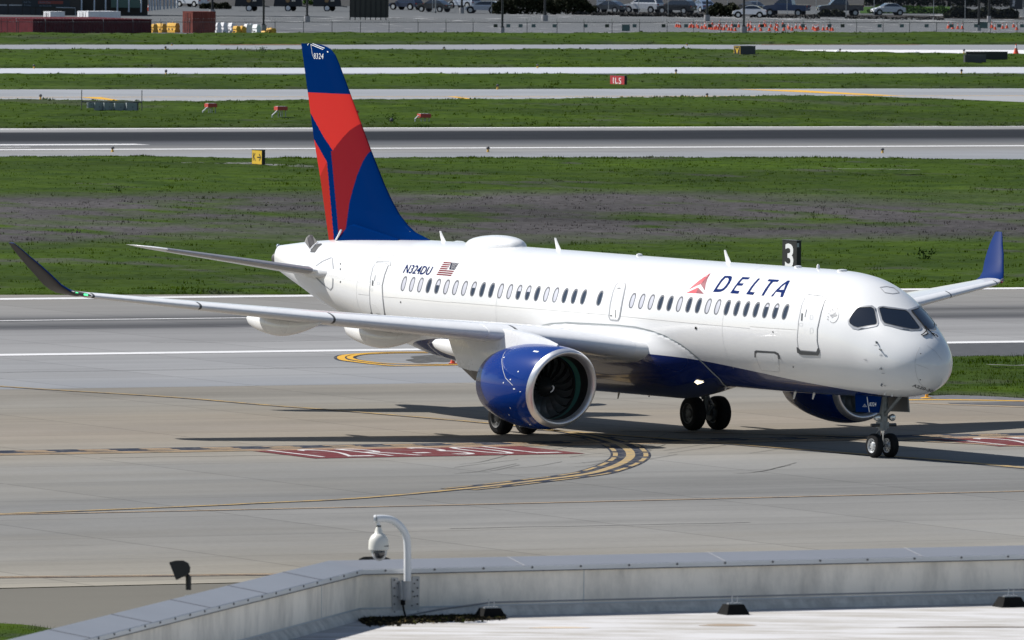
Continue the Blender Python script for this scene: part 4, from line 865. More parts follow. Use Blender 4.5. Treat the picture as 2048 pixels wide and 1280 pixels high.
# engines ------------------------------------------------------------------------
SE,YE,ZE=12.63,5.3,1.675
def lathe(prof,sg,n=64,scarf=.26,cz=ZE,closed=False):
    R=[]
    for ds,r in prof:
        k=max(0,1-ds/1.6)
        R.append([A(SE+ds-scarf*k*r*math.sin(2*math.pi*j/n),sg*YE+r*math.cos(2*math.pi*j/n),cz+r*math.sin(2*math.pi*j/n)) for j in range(n)])
    mb=MB(); mb.loft(R,caps=False); return mb
for sg in (1,-1):
    cowl=[(.20,1.178),(.35,1.207),(.55,1.23),(.8,1.25),(1.1,1.264),(1.5,1.265),(1.9,1.245),(2.3,1.20),(2.7,1.14),(3.0,1.075),(3.3,1.0),(3.5,.945),(3.5,.92),(3.1,.93)]
    nac=lathe(cowl,sg).build('engine_nacelle',m_blue,plane,smooth=40)
    lathe([(.202,1.180),(.12,1.155),(.05,1.122),(.012,1.09),(0,1.062),(.012,1.035),(.05,1.008),(.13,.975),(.24,.95)],sg).build('inlet_lip',m_lip,nac,smooth=True)
    lathe([(.24,.951),(.4,.935),(.62,.93)],sg).build('inlet_duct',m_soot,nac,smooth=True)
    lathe([(.62,.931),(.9,.93)],sg).build('fan_case_ring',m_teal,nac,smooth=True)
    lathe([(.9,.929),(1.35,.925),(1.35,.1)],sg,scarf=0.0).build('fan_case',m_soot,nac,smooth=True)
    fan=lathe([(.72,.012),(.76,.07),(.86,.16),(1.0,.25),(1.12,.32),(1.2,.34)],sg,32,0).build('spinner',m_soot,nac,smooth=True)
    mb=MB()
    for k in range(18):
        t0=2*math.pi*k/18; G=[]
        for i in range(9):
            q=i/8; r=.30+.61*q; tw_=math.radians(28+38*q); sw=.10*math.sin(q*math.pi)-.18*q; ch=.20+.08*q; row=[]
            for e_ in (-1,1):
                d=e_*ch/2; th=t0+sw+d*math.sin(tw_)/r; row.append(A(SE+1.08+d*math.cos(tw_)-.05*q,sg*YE+r*math.cos(th),ZE+r*math.sin(th)))
            G.append(row)
        mb.add([p for r_ in G for p in r_],[(2*i,2*i+1,2*i+3,2*i+2) for i in range(8)])
    mb.build('fan',m_blade,nac,smooth=True,fix=False)
    mb=MB(); V_=[]
    for k in range(10):
        q=k/9; th=1.9+2.6*q; r=.03+.12*q; s_=SE+.735+(.09)*q*1.25-.012; w_=.012+.028*math.sin(math.pi*q); 
        for e_ in (-1,1): V_.append(A(s_,sg*YE+(r+e_*w_)*math.cos(th),ZE+(r+e_*w_)*math.sin(th)))
    mb.add(V_,[(2*i,2*i+1,2*i+3,2*i+2) for i in range(9)]); mb.build('spinner_mark',m_white_flat,nac,fix=False)
    lathe([(3.1,.64),(3.5,.60),(3.9,.52),(4.2,.44),(4.2,.42)],sg,40,0).build('core_cowl',m_exh,nac,smooth=40)
    lathe([(4.0,.32),(4.4,.22),(4.7,.10),(4.8,.02)],sg,24,0).build('exhaust_cone',m_exh,nac,smooth=40)
    # pylon
    top=[(13.0,2.93),(13.6,3.06),(14.3,3.17),(15.0,3.24),(15.7,3.28),(16.6,3.30),(18.0,3.1),(19.3,2.9)]; bot=[(13.0,2.85),(13.6,2.75),(14.3,2.5),(15.0,2.2),(15.7,1.95),(16.6,1.93),(17.64,1.97),(18.62,2.05)]
    R=[]
    for k in range(8):
        s1,z1=top[k]; s2,z2=bot[k]; w_=(.05,.13,.19,.22,.24,.24,.20,.08)[k]
        R.append([A(s1,sg*(YE-w_*.6),z1),A(s1,sg*(YE),z1+.03),A(s1,sg*(YE+w_*.6),z1),A((s1+s2)/2,sg*(YE+w_),(z1+z2)/2),A(s2,sg*(YE+w_),z2),A(s2,sg*(YE-w_),z2),A((s1+s2)/2,sg*(YE-w_),(z1+z2)/2)])
    mb=MB(); mb.loft(R); py=mb.build('pylon',m_white,nac,smooth=35)
    R=[]
    for k in range(3,8):
        s2,z2=bot[k]; w_=(.05,.13,.19,.22,.24,.24,.20,.08)[k]+.004; d=(0,0,0,.30,.36,.36,.27,.0)[k]
        R.append([A(s2,sg*(YE+w_),z2+.02),A(s2-.1,sg*(YE+w_*.8),z2-d),A(s2-.1,sg*(YE-w_*.8),z2-d),A(s2,sg*(YE-w_),z2+.02)])
    mb=MB(); mb.loft(R); mb.build('heat_shield',m_exh,py)
    # strake and small white marks on the cowl
    mb=MB()
    for (q0,q1,th,h) in ((.9,1.75,math.radians(128 if sg==1 else 52),.0),):
        V_=[]
        for k in range(9):
            q=k/8; ds=q0+(q1-q0)*q; r=float(np.interp(ds,[a for a,b in cowl[:11]],[b for a,b in cowl[:11]])); hh=.16*math.sin(math.pi*q**.7); tt=th
            V_+= [A(SE+ds,sg*YE-r*math.cos(tt)*-1*sg*-1*-1,ZE+r*math.sin(tt)),A(SE+ds+.05,sg*YE-(r+hh)*math.cos(tt)*-1*sg*-1*-1,ZE+(r+hh)*math.sin(tt))]
        mb.add(V_,[(2*i,2*i+1,2*i+3,2*i+2) for i in range(8)])
    mb.build('nacelle_strake',m_blue,nac,fix=False)
    if sg==1:
        def cw(ds,th,o=.004):
            r=float(np.interp(ds,[a for a,b in cowl[:11]],[b for a,b in cowl[:11]]))+o; k=max(0,1-ds/1.6); return A(SE+ds-.26*k*r*math.sin(th),YE-(-r)*math.cos(th),ZE+r*math.sin(th))
        mb=MB()
        def cdot(ds,deg,a,b):
            t=math.radians(deg); mb.add([cw(ds,t),cw(ds+a,t),cw(ds+a,t+b),cw(ds,t+b)],[(0,1,2,3)])
        for ds,dg,a,b in ((.62,58,.22,.05),(.75,22,.05,.03),(.72,-2,.10,.03),(1.35,5,.05,.03),(1.0,10,.06,.03),(1.15,-30,.05,.04),(1.9,42,.08,.03),(.42,-5,.06,.02),(1.5,-42,.06,.04),(.7,-62,.12,.04)): cdot(ds,dg,a,b)
        mb.build('cowl_marks',m_white_flat,nac,fix=False)
        mb=MB(); pts=[(2.35,72),(2.25,55),(2.0,40),(1.75,30),(1.5,20),(1.3,12),(1.1,8),(.85,3)]
        for (a,ta),(b,tb) in zip(pts,pts[1:]):
            for j in range(6):
                q0,q1=j/6,(j+1)/6; d0,t0=a+(b-a)*q0,math.radians(ta+(tb-ta)*q0); d1,t1=a+(b-a)*q1,math.radians(ta+(tb-ta)*q1); mb.add([cw(d0,t0),cw(d1,t1),cw(d1+.0,t1+.016),cw(d0+.0,t0+.016)],[(0,1,2,3)])
        mb.build('service_door_line',m_lgrey,nac,fix=False)
# landing gear -----------------------------------------------------------------------
def wheel(name,s_,y,R_,W_,parent,rm=None):
    w0=empty(name,parent=parent); prof=[(-.5,.60),(-.5,.80),(-.46,.90),(-.36,.97),(-.2,.995),(0,1.0),(.2,.995),(.36,.97),(.46,.90),(.5,.80),(.5,.60)]
    rg=lambda prof,n=40:[[A(s_+R_*r*math.cos(2*math.pi*j/n),y+W_*o,R_+R_*r*math.sin(2*math.pi*j/n)) for j in range(n)] for o,r in prof]
    mb=MB(); mb.loft(rg(prof),caps=False); mb.build('tyre',m_tyre,w0,smooth=45)
    mb=MB(); mb.loft(rg([(-.5,.61),(-.47,.56),(-.30,.52),(-.28,.30),(-.40,.24),(-.46,.10),(-.46,.0)]),caps=False); mb.loft(rg([(.5,.61),(.47,.56),(.30,.52),(.28,.30),(.40,.24),(.46,.10),(.46,.0)]),caps=False); mb.build('rim',rm or m_rim,w0,smooth=35)
    mb=MB()
    for sd_ in (-1,1):
        for k in range(9):
            t=2*math.pi*k/9; c=(s_+R_*.41*math.cos(t),R_+R_*.41*math.sin(t)); mb.tube([A(c[0],y+sd_*W_*.285,c[1]),A(c[0],y+sd_*W_*.31,c[1])],R_*.065,8)
    mb.build('wheel_hole',m_soot,w0); return w0
m_shaded_hub=mat('shaded_wheel_hub',(.09,.09,.09),.6,var=.2,vscale=8)  # main gear rims: shade under the aircraft put into a darker colour
for sg in (1,-1):
    g=empty('main_gear',parent=plane); sm=18.755
    for k in (-1,1): wheel('wheel',sm,sg*3.36+k*.445,.515,.40,g,m_shaded_hub)
    mb=MB(); mb.tube([A(sm,sg*2.95,2.6),A(sm,sg*3.3,1.25),A(sm,sg*3.36,.95)],[.15,.14,.13],14); mb.build('strut',m_gear,g,smooth=40)
    mb=MB(); mb.tube([A(sm,sg*3.36,1.0),A(sm,sg*3.36,.50)],.085,12); mb.tube([A(sm,sg*3.36-.45,.515),A(sm,sg*3.36+.45,.515)],.08,12); mb.build('piston',m_chrome if False else m_gear,g,smooth=40)
    mb=MB(); mb.tube([A(sm-.1,sg*3.36,1.05),A(sm-.42,sg*3.36,.78),A(sm-.1,sg*3.36,.52)],.04,8); mb.build('torque_link',m_gear,g)
    mb=MB(); mb.tube([A(sm,sg*3.25,1.35),A(sm,sg*2.1,2.0)],.06,8); mb.tube([A(sm-.2,sg*3.3,1.3),A(sm-1.2,sg*2.9,2.4)],.05,8); mb.build('side_brace',m_gear,g)
    mb=MB(); mb.box(-.35,.35,-.02,.02,-.65,.65); d=mb.build('gear_door',m_white,g); d.location=A(sm,sg*3.62,1.85); d.rotation_euler=(math.radians(-14*sg*-1),0,0)
    for k in (-1,1):
        mb=MB(); mb.tube([A(sm,sg*3.36+k*.12,.515),A(sm,sg*3.36+k*.26,.515)],.24,18); mb.build('brake',m_dgrey,g,smooth=30)
g=empty('nose_gear',parent=plane); sm=3.60
for k in (-1,1): wheel('wheel',sm,k*.262,.352,.225,g)
MB().tube([A(sm,0,2.0),A(sm,0,1.45),A(sm,0,1.0),A(sm,0,.78)],[.17,.16,.15,.12],14).build('strut',m_gear,g,smooth=40)
MB().tube([A(sm,0,.8),A(sm,0,.352)],.055,12).tube([A(sm,-.28,.352),A(sm,.28,.352)],.055,12).build('piston',m_chrome,g,smooth=40)
MB().tube([A(sm+.05,0,.85),A(sm+.34,0,.66),A(sm+.05,0,.42)],.035,8).build('torque_link',m_gear,g)
MB().tube([A(sm,0,1.15),A(sm-1.0,0,1.85)],.05,8).tube([A(sm,.1,1.25),A(sm+.7,.1,1.9)],.05,8).tube([A(sm,-.1,1.25),A(sm+.7,-.1,1.9)],.05,8).build('drag_brace',m_gear,g)
MB().tube([A(sm-.05,-.42,.945),A(sm-.05,-.12,.945)],.05,12).tube([A(sm-.05,.12,.945),A(sm-.05,.42,.945)],.05,12).build('steering_cylinder',m_exh,g,smooth=30)
MB().box(-.12,.12,-.15,.15,-.09,.09).build('steering_collar',m_gear,g).location=A(sm,0,.945)
for y in (-.25,.25):
    MB().tube([A(sm,y,1.16),A(sm-.12,y,1.16),A(sm-.15,y,1.16)],[.07,.105,.105],18).build('taxi_light',m_gear,g,smooth=30)
    mb=MB(); R=[[A(sm-.155-.03*(1-q*q),y+.098*q*math.cos(2*math.pi*j/18),1.16+.098*q*math.sin(2*math.pi*j/18)) for j in range(18)] for q in (1,.75,.5,.25,.02)]; mb.loft(R); mb.build('lamp_glass',mat('lamp_glass',(.75,.75,.74),.12,metal=.6),g,smooth=True)
# nose gear doors: navy outer door with the fleet number, dark inner face of the far one
for y in (.48,-.48):
    pts=[A(2.95,y*.98,1.80),A(4.35,y*.98,1.80),A(4.20,y*1.12,1.30),A(2.98,y*1.12,1.33)]; t=Vector((0,.03 if y>0 else -.03,0))
    mb=MB(); mb.add(pts+[p+t for p in pts],[(0,1,2,3),(7,6,5,4),(0,4,5,1),(1,5,6,2),(2,6,7,3),(3,7,4,0)]); gd=mb.build('nose_gear_door',m_navy if y>0 else m_gear,g)
    mb=MB(); sg_=1 if y>0 else -1; mb.add([p-t*1.2*-1*-1 if False else p+t*(1.15) for p in [pts[0].lerp(pts[2],.04),pts[1].lerp(pts[3],.04),pts[2].lerp(pts[0],.04),pts[3].lerp(pts[1],.04)]],[(0,1,2,3)]); mb.build('door_lining',m_dgrey,gd,fix=False)
    if y>0:
        def dm(x,yy): 
            q=apl(x,yy,1,.53); f=(1.80-q[2])/.5; return A(q[0],.48*(.98+.14*f)+.006+.0,q[2])
        mb=MB(); cd_=cm(1680,780,8.533); textpatch(mb,'8324',cd_([(492,275)])[0],(13.6,.3),(-.1,-7.5),mapf=dm,bold=.012); mb.build('door_lettering',m_white_flat,gd,fix=False)
        mb=MB(); ribbon(mb,cd_([(438,118),(470,250),(508,380)]),1.7,mapf=dm); ribbon(mb,cd_([(400,245),(425,245)]),1.0,mapf=dm); ribbon(mb,cd_([(390,265),(440,265)]),.8,mapf=dm); ribbon(mb,cd_([(380,282),(455,285)]),.8,mapf=dm); mb.build('door_marking',m_lgrey,gd,fix=False)
# wing root landing light, belly aerials
p=hit(1396,763.5,.03); q=hit(1404,763,.02)
mb=MB(); o_=[]
patch(mb,[(1389.5,763),(1394,759.8),(1398,761.5),(1408,763),(1401,765.5),(1395,767.3)],off=.02,step=2); ll=mb.build('landing_light',m_lamp,plane,fix=False)
mb=MB()
for px,py,l in ((1240,787,.22),(1302,790,.12),(1592,790,.18),(1630,793,.14),(1455,779,.08)):
    a=apl(px,py-4,1,.0); mb.tube([A(a[0],0,a[2]+.12),A(a[0]+.12,0,a[2]-l)],[.05,.02],6)
mb.build('belly_aerial',m_white,plane)
# ------------------------------------------------------------------ AIRFIELD SIGNS AND LIGHTS
def place(x0,x1,yt,yb,yg=None,z0=0.):
    """world spot, width and height of an upright thing standing on photo row yg"""
    p=gp((x0+x1)/2,yg if yg else yb,z0); d=(p-CAMP).dot(FW); k=d/FPX; return p,(x1-x0)*k,(yb-yt)*k,k
def facing(p,turn=0.): return math.atan2(p.x,p.y)*-1+math.radians(turn)
m_signblk=mat('black_sign_face',(.012,.013,.014),.5,var=.2,vscale=4); m_signyel=mat('yellow_sign_face',(.62,.40,.03),.45,var=.06,vscale=3); m_signred=mat('red_sign_face',(.36,.02,.035),.45,var=.08,vscale=3)
m_signwht=mat('sign_white',(.75,.76,.78),.5); m_signgrey=mat('grey_sign_back',(.055,.058,.068),.55,var=.15,vscale=3); m_galv=mat('galvanised_steel',(.35,.37,.39),.45,metal=.5,var=.15,vscale=5)
def flattext(mb,txt,x0,x1,z0,z1,y,bold=0.,sp=1.,turn=False):
    V,F,_=text2d(txt,bold,sp); mb.add([(x0+(x1-x0)*a,y,z0+(z1-z0)*b) for a,b in V],F)
CU,CV=math.cos(TH),math.sin(TH)
def corner(name,x0,xm,x1,yg,label,cat,group=None):
    """root at the corner nearest the camera; local +x runs along the runway (right), +y away; the -x face looks left to the sun"""
    p=gp(xm,yg); k=(p-CAMP).dot(FW)/FPX; r=empty(name,p,TH); tag(r,label,cat,group); return r,(xm-x0)*k/CV,(x1-xm)*k/CU,k
def facetext(mb,txt,a0,a1,Wf,z0,z1,off,bold=0.,sp=1.):
    V,F,_=text2d(txt,bold,sp); mb.add([(-off,Wf*(1-(a0+(a1-a0)*a)),z0+(z1-z0)*b) for a,b in V],F)
def facequad(mb,a0,a1,z0,z1,Wf,off): mb.add([(-off,Wf*(1-a),z) for a,z in ((a0,z0),(a1,z0),(a1,z1),(a0,z1))],[(0,1,2,3)])
def sign_box(label,x0,xm,x1,yt,yb,yg,body,group=None):
    r,Wf,Ls,k=corner('airfield_sign',x0,xm,x1,yg,label,'sign',group); zb=max(.10,(yg-yb)*k); H=(yb-yt)*k
    MB().box(0,Ls,0,Wf,zb,zb+H).build('housing',body,r); MB().box(-.02,Ls+.02,-.02,Wf+.02,zb+H,zb+H+.03).build('cap',m_dgrey,r)
    for y in (Wf*.15,Wf*.85): MB().tube([(Ls/2,y,-.1),(Ls/2,y,zb+.02)],.035,8).build('leg',m_galv,r)
    return r,Wf,Ls,zb,H
r,Wf,Ls,zb,H=sign_box('black sign with a white numeral 3 standing in the grass behind the fuselage',1565.5,1593,1602,482,544,552,m_signblk)
mb=MB(); facetext(mb,'3',.20,.78,Wf,zb+H*.10,zb+H*.90,.006,.02); mb.build('numeral',m_signwht,r,fix=False)
mb=MB(); mb.add([(Ls*.05,-.006,zb+H*.80),(Ls*.5,-.006,zb+H*.80),(Ls*.5,-.006,zb+H*.93),(Ls*.05,-.006,zb+H*.93)],[(0,1,2,3)]); mb.build('label_plate',m_lgrey,r,fix=False)
r,Wf,Ls,zb,H=sign_box('yellow sign with a black letter K and arrow beside the far runway',502.5,524,530,300.5,329.5,336.5,m_signblk)
mb=MB(); facequad(mb,.03,.97,zb+.02,zb+H-.03,Wf,.006); f=mb.build('face',m_signyel,r,fix=False)
mb=MB(); facetext(mb,'K',.12,.40,Wf,zb+H*.25,zb+H*.78,.012,.012); mb.build('letter',m_signblk,f,fix=False)
mb=MB(); z=zb+H*.50; mb.add([(-.012,Wf*(1-a),z+b) for a,b in ((.52,-.03),(.80,-.03),(.80,.03),(.52,.03),(.70,-.19),(.78,-.19),(.90,-.01),(.90,.01),(.78,.19),(.70,.19),(.82,0))],[(0,1,2,3),(4,5,6,10),(6,7,10),(7,8,9,10)]); mb.build('arrow',m_signblk,f,fix=False)
r,Wf,Ls,zb,H=sign_box('red sign with white letters ILS in the narrow grass strip',1220.5,1249,1254,152.5,172.5,174.5,m_signblk)
mb=MB(); facequad(mb,.01,.99,zb+.02,zb+H*.98,Wf,.008); f=mb.build('face',m_signred,r,fix=False)
mb=MB(); facetext(mb,'ILS',.22,.78,Wf,zb+H*.20,zb+H*.80,.016,.0,1.15); mb.build('lettering',m_signwht,f,fix=False)
r,Wf,Ls,zb,H=sign_box('black sign with a yellow letter V in a yellow square and blank grey side',1468,1481,1511,93,111.5,113,m_signgrey)
mb=MB(); facequad(mb,0,1,zb,zb+H,Wf,.008); f=mb.build('face',m_signblk,r,fix=False)
mb=MB(); facetext(mb,'V',.24,.76,Wf,zb+H*.20,zb+H*.80,.016,.05)
for a,b,c,d in ((.03,.97,.03,.07),(.03,.97,.93,.97),(.03,.08,.03,.97),(.92,.97,.03,.97)): facequad(mb,a,b,zb+H*c,zb+H*d,Wf,.017)
mb.build('letter',m_signyel,f,fix=False)
sign_box('blank grey sign back, the nearer of the overlapping pair at right',1927,1930,1973,111,129.5,131,m_signgrey)
sign_box('wide blank black sign, the farther of the overlapping pair at right',1931,1933,2017,105,122,123,m_signblk)
# red approach indicator light boxes on legs
m_box=mat('red_light_box',(.50,.055,.045),.5,var=.12,vscale=6); m_boxtop=mat('box_top_grey',(.34,.32,.34),.5)
def papi(x0,xm,x1,yt,ybx,yg,label):
    r,Wf,Ls,k=corner('light_box',x0,xm,x1,yg,label,'light unit','red glide path light units in the grass'); zb=(yg-ybx)*k; H=(ybx-yt)*k; Wf*=.7
    mb=MB(); mb.box(0,Ls,0,Wf,zb,zb+H); mb.build('lamp_housing',m_box,r); MB().box(.05,Ls-.05,.05,Wf-.05,zb+H,zb+H+.035).build('lid',m_boxtop,r)
    for x,y in ((.1,.1),(Ls*.55,.15),(Ls*.9,.15),(Ls*.6,Wf*.8)): MB().tube([(x,y,-.1),(x,y,zb)],.03,6).build('leg',m_galv,r)
    MB().tube([(-.35,.1,-.05),(-.35,.1,.30),(-.12,.1,.5),(.05,.1,zb)],.05,6).build('cable_conduit',m_lgrey,r); return r
papi(405,416,434,207.5,214.5,232,'leftmost red light box on thin legs, to the right of the grey cabinets')
papi(544,555,575,213.5,220.5,240,'red light box on thin legs just left of the tail fin')
papi(700,708,717,221,227,243,'red light box mostly hidden behind the tail fin')
papi(831,841,862,228,235.5,247,'rightmost red light box, right of the tail fin')
# equipment cabinets
m_cab=mat('equipment_grey',(.26,.30,.31),.5,var=.06,vscale=3)
p,W,H,k=place(163,284,202,221,226); rack=empty('equipment_rack',gp(163,226),facing(p,3)); tag(rack,'row of five grey electrical cabinets on a steel frame in the grass','cabinet')
X=lambda px:(px-163)*k
for x0,xm,x1,yt,yb in ((173,176,187.5,205,216),(187.5,190,205.5,205,223.5),(205.5,208.5,226,205,223.5),(226.5,230,250,205.5,224),(250.5,253.5,274,205,223.5)):
    Wf=(xm-x0)*k/CV; Ls=(x1-xm)*k/CU; c=empty('cabinet',(X(xm),0,0),TH-facing(p,3),rack); z0,z1=(226-yb)*k,(226-yt)*k
    MB().box(0,Ls,0,Wf,z0,z1).build('casing',m_cab,c); MB().box(.05,Ls-.05,-.015,0,z0+.05,z1-.05).build('cabinet_door',m_cab,c); MB().box(Ls*.5,Ls*.5+.07,-.03,-.015,(z0+z1)/2,(z0+z1)/2+.05).build('handle',m_dgrey,c)
for x in (163.5,189,229,252,276,284): MB().tube([(X(x),.3,-.1),(X(x),.3,(226-(180 if x in(163.5,284) else 203))*k)],.03 if x in (163.5,284) else .045,6).build('post',m_dgrey,rack)
MB().tube([(X(163),.3,3*k),(X(284),.3,3*k)],.05,6).build('rail',m_dgrey,rack); MB().tube([(X(163),.3,22.5*k),(X(284),.3,22.5*k)],.05,6).build('rail',m_dgrey,rack); MB().box(X(235),X(248),-.2,.1,0,3*k).build('junction_box',m_cab,rack)
# small elevated edge lights
m_ylw=mat('yellow_light_body',(.65,.38,.06),.5); m_edge=mat('edge_light_dark',(.05,.05,.06),.4)
def edge(px,yt,yg,label,dark=True):
    p,W,H,k=place(px-1,px+1,yt,yg,yg); r=empty('edge_light',p); tag(r,label,'edge light','small edge lights along the pavements')
    MB().tube([(0,0,-.05),(0,0,H*.55)],[.10,.05],8).build('stem',m_ylw,r); MB().tube([(0,0,H*.55),(0,0,H*.8),(0,0,H)],[.10,.11,.05],8).build('lamp_head',m_edge if dark else m_ylw,r)
for px,yt,yg,lb in ((81,188,200,'small light at the pavement edge left of the grey cabinets'),(68,129,137,'small light on the white shoulder at far left'),(331,92,101,'small light with pale base on the far service road, leftmost'),(332,139,151,'small light on the dark strip below the white band, left of the fin'),(888,93,101,'small light on the far service road, above the fuselage centre'),(1160,94,102,'small light on the far service road above the red sign'),(995,168,179,'small light left of the red sign'),(1075,128,136,'small light at the top edge of the white band'),(1352,138,149,'small light under the white band right of the red sign'),(1374,86,91,'small light at the foot of the farthest grass strip'),(1414,186,195,'small light at the grass edge left of the diagonal yellow stripes'),(1923,138,148,'small light under the white band at far right'),(1608,128,134,'small light in the grass right of the letter sign'),(1680,97,105,'small light on the far white stripe'),(1928,98,107,'small light beside the overlapping dark signs'),(225,293,304,'tiny light on the near edge of the far runway, left'),(976,293,304,'tiny light on the near edge of the far runway, centre'),(1765,296,306,'tiny light on the near edge of the far runway, right'),(783,236,252,'small light at the edge of the far runway right of the fin'),(344,86,91,'small light at the upper edge of the far road, left')): edge(px,yt,yg,lb)
# orange edge markers and cones
m_org=mat('orange_plastic',(.75,.10,.035),.5,var=.12,vscale=3); m_yp=mat('yellow_plastic',(.70,.36,.04),.5); m_cw=mat('reflective_white',(.80,.80,.82),.4)
p,W,H,k=place(1849,1858,786,796,797); r=empty('edge_marker',p); tag(r,'yellow marker post on a pale pad by the grass under the nose','marker'); MB().tube([(0,0,.02),(0,0,.30)],.055,12).build('post',m_yp,r,smooth=40); MB().tube([(0,0,0),(0,0,.03),(0,0,.05)],[.2,.2,.08],16).build('base',m_yp,r); MB().box(-.4,.4,-.4,.4,-.01,.012).build('pad',m_grv,r)
p,W,H,k=place(902,909,719,727,727.5); r=empty('edge_marker',p); tag(r,'small orange marker by the yellow loop behind the engine','marker'); MB().tube([(0,0,.02),(0,0,.22)],[.09,.04],12).build('cone',m_org,r,smooth=40); MB().box(-.14,.14,-.14,.14,0,.025).build('base',m_org,r)
cone_me=None
_o1='first second third fourth fifth sixth seventh eighth ninth tenth eleventh twelfth thirteenth fourteenth fifteenth sixteenth seventeenth eighteenth nineteenth twentieth'.split()
def nth(i):
    if i<20: return _o1[i]
    t=['twenty','thirty','forty','fifty','sixty'][(i+1)//10-2]; u=(i+1)%10
    return (t[:-1]+'ieth') if u==0 else t+'-'+_o1[u-1]
def cone_at(px,py,h,label,group,dark=False):
    global cone_me
    p=gp(px,py)
    if cone_me is None:
        r=empty('traffic_cone'); MB().tube([(0,0,.04),(0,0,.42),(0,0,.43)],[.19,.085,.085],12).tube([(0,0,.60),(0,0,.72)],[.05,.03],10).build('cone',m_org,r,smooth=40)
        MB().tube([(0,0,.42),(0,0,.60)],[.0875,.052],12).build('reflective_band',m_cw,r,smooth=40); MB().box(-.24,.24,-.24,.24,0,.045).build('base',m_org,r); cone_me=r
    else: r=copy_tree(cone_me)
    r.location=p; s=h/.72; r.scale=(s,s,s); tag(r,label,'traffic cone',group)
cone_at(2032,108,.95,'large traffic cone standing on the white stripe at far right',None)
GRP='orange traffic cones scattered over the car park'
k6=5.851
C1=[(20,338),(58,318),(68,338),(112,340),(140,345),(145,300),(172,347),(190,335),(212,348),(225,318),(228,305),(250,348),(282,352),(310,320),(338,355),(370,358),(375,315),(412,362),(455,318),(565,310),(575,358),(590,315),(597,330),(643,358),(700,318),(713,362),(752,305),(768,312),(812,362),(830,318),(878,345),(890,310),(902,362),(907,318),(983,358),(970,300),(1035,325),(1040,345),(1078,358),(1123,335),(1172,335),(1190,352),(1240,345),(1325,345),(1345,355),(1358,362),(1372,355),(1382,345),(1443,355),(1488,352),(1530,358),(1550,360)]
for i,(x,y) in enumerate(sorted(C1)): cone_at(1400+x/k6,y/k6+.3,.62,'orange cone in the big middle group, %s counted from the left'%nth(i),GRP)
for i,(x,y) in enumerate(((1590,368),(1615,370),(1640,375),(1775,378),(1798,365),(1825,378),(1870,365),(1887,385),(1935,392),(1982,370),(1992,395))): cone_at(1120+x/6.827,y/6.827+.3,.6,'orange cone at the left end of the cone group, %s from the left'%nth(i),GRP)
for i,(x,y) in enumerate(((1157,335),(1160,320),(1210,340),(1268,340),(1322,340),(1665,318),(1672,330),(1708,350),(1797,338),(1846,333),(1926,320),(1963,352))): cone_at(1700+x/5.885,y/5.885+.3,.62,'orange cone near the right edge of the car park, %s from the left'%nth(i),GRP)
# ------------------------------------------------------------------ CHAIN LINK FENCE AND CAR PARK
m_post=mat('dark_fence_steel',(.05,.055,.065),.5,metal=.4); m_barb=mat('bright_wire',(.55,.57,.6),.3,metal=.6)
def mesh_mat(name,alpha,col):
    m=mat(name,col,.6); n=m.node_tree; b=n.nodes['Principled BSDF']; tc=n.nodes.new('ShaderNodeTexCoord'); L=n.links; sx=n.nodes.new('ShaderNodeSeparateXYZ'); L.new(tc.outputs['Object'],sx.inputs[0])
    def M(op,a,b_): 
        x=n.nodes.new('ShaderNodeMath'); x.operation=op
        for i,q in enumerate((a,b_)):
            if q is None: continue
            if isinstance(q,(int,float)): x.inputs[i].default_value=q
            else: L.new(q,x.inputs[i])
        return x.outputs[0]
    u=M('ADD',sx.outputs[0],sx.outputs[2]); v=M('SUBTRACT',sx.outputs[0],sx.outputs[2])
    g=lambda q:M('LESS_THAN',M('FRACT',M('DIVIDE',q,.07),None),alpha)
    L.new(M('MAXIMUM',g(u),g(v)),b.inputs['Alpha']); return m
m_link=mesh_mat('chain_link',.07,(.12,.13,.15)); 
rowF=68.8
def fence(name,label,y_px,ztop,posts,m_p,x0=-220,x1=2300,barb=True,base=0.,rail=True):
    a=gp(x0,y_px); b=gp(x1,y_px); r=empty(name,a,math.atan2((b-a).y,(b-a).x)); tag(r,label,'fence'); Lh=(b-a).length; ux=(b-a).normalized()
    MB().add([(0,0,.0),(Lh,0,.0),(Lh,0,ztop),(0,0,ztop)],[(0,1,2,3)]).build('mesh_panel',m_link,r,fix=False)
    if rail: MB().tube([(0,0,ztop),(Lh,0,ztop)],.028,6).build('top_rail',m_p,r)
    for px in posts:
        q=gp(px,y_px); t=(q-a).dot(ux); MB().tube([(t,0,-.1),(t,0,ztop+.03)],.035,6).build('post',m_p,r)
        if barb: MB().tube([(t,0,ztop),(t-.16,-.16,ztop+.34)],.022,5).build('barb_arm',m_barb,r)
    if barb:
        for k in (.33,.66,1.0): MB().tube([(0,-.16*k,ztop+.34*k),(Lh,-.16*k,ztop+.34*k)],.007,4).build('barbed_wire',m_post,r)
        for k in (.05,1.0):
            mb=MB(); x=0
            while x<Lh: 
                if RNG.random()<.75: mb.box(x,x+.022,-.16*k-.012,-.16*k+.012,ztop+.34*k-.03,ztop+.34*k+.03)
                x+=.31
            tag(mb.build('wire_barbs',m_barb,r,fix=False),kind='stuff')
    return r
fence('chain_link_fence','long chain link perimeter fence with barbed wire in front of the car park',rowF,1.24,[-60,-10,33,91,146,207,266,322,379,492,550,607,664,721,778,836,892,946,1054,1114,1168,1224,1279,1334,1387,1441,1497,1550,1606,1660,1713,1766,1819,1873,1926,1981,2034,2090,2150],m_post)
m_plate=mat('grey_green_plate',(.13,.18,.20),.6,var=.1,vscale=2); m_plate2=mat('olive_plate',(.05,.06,.05),.6)
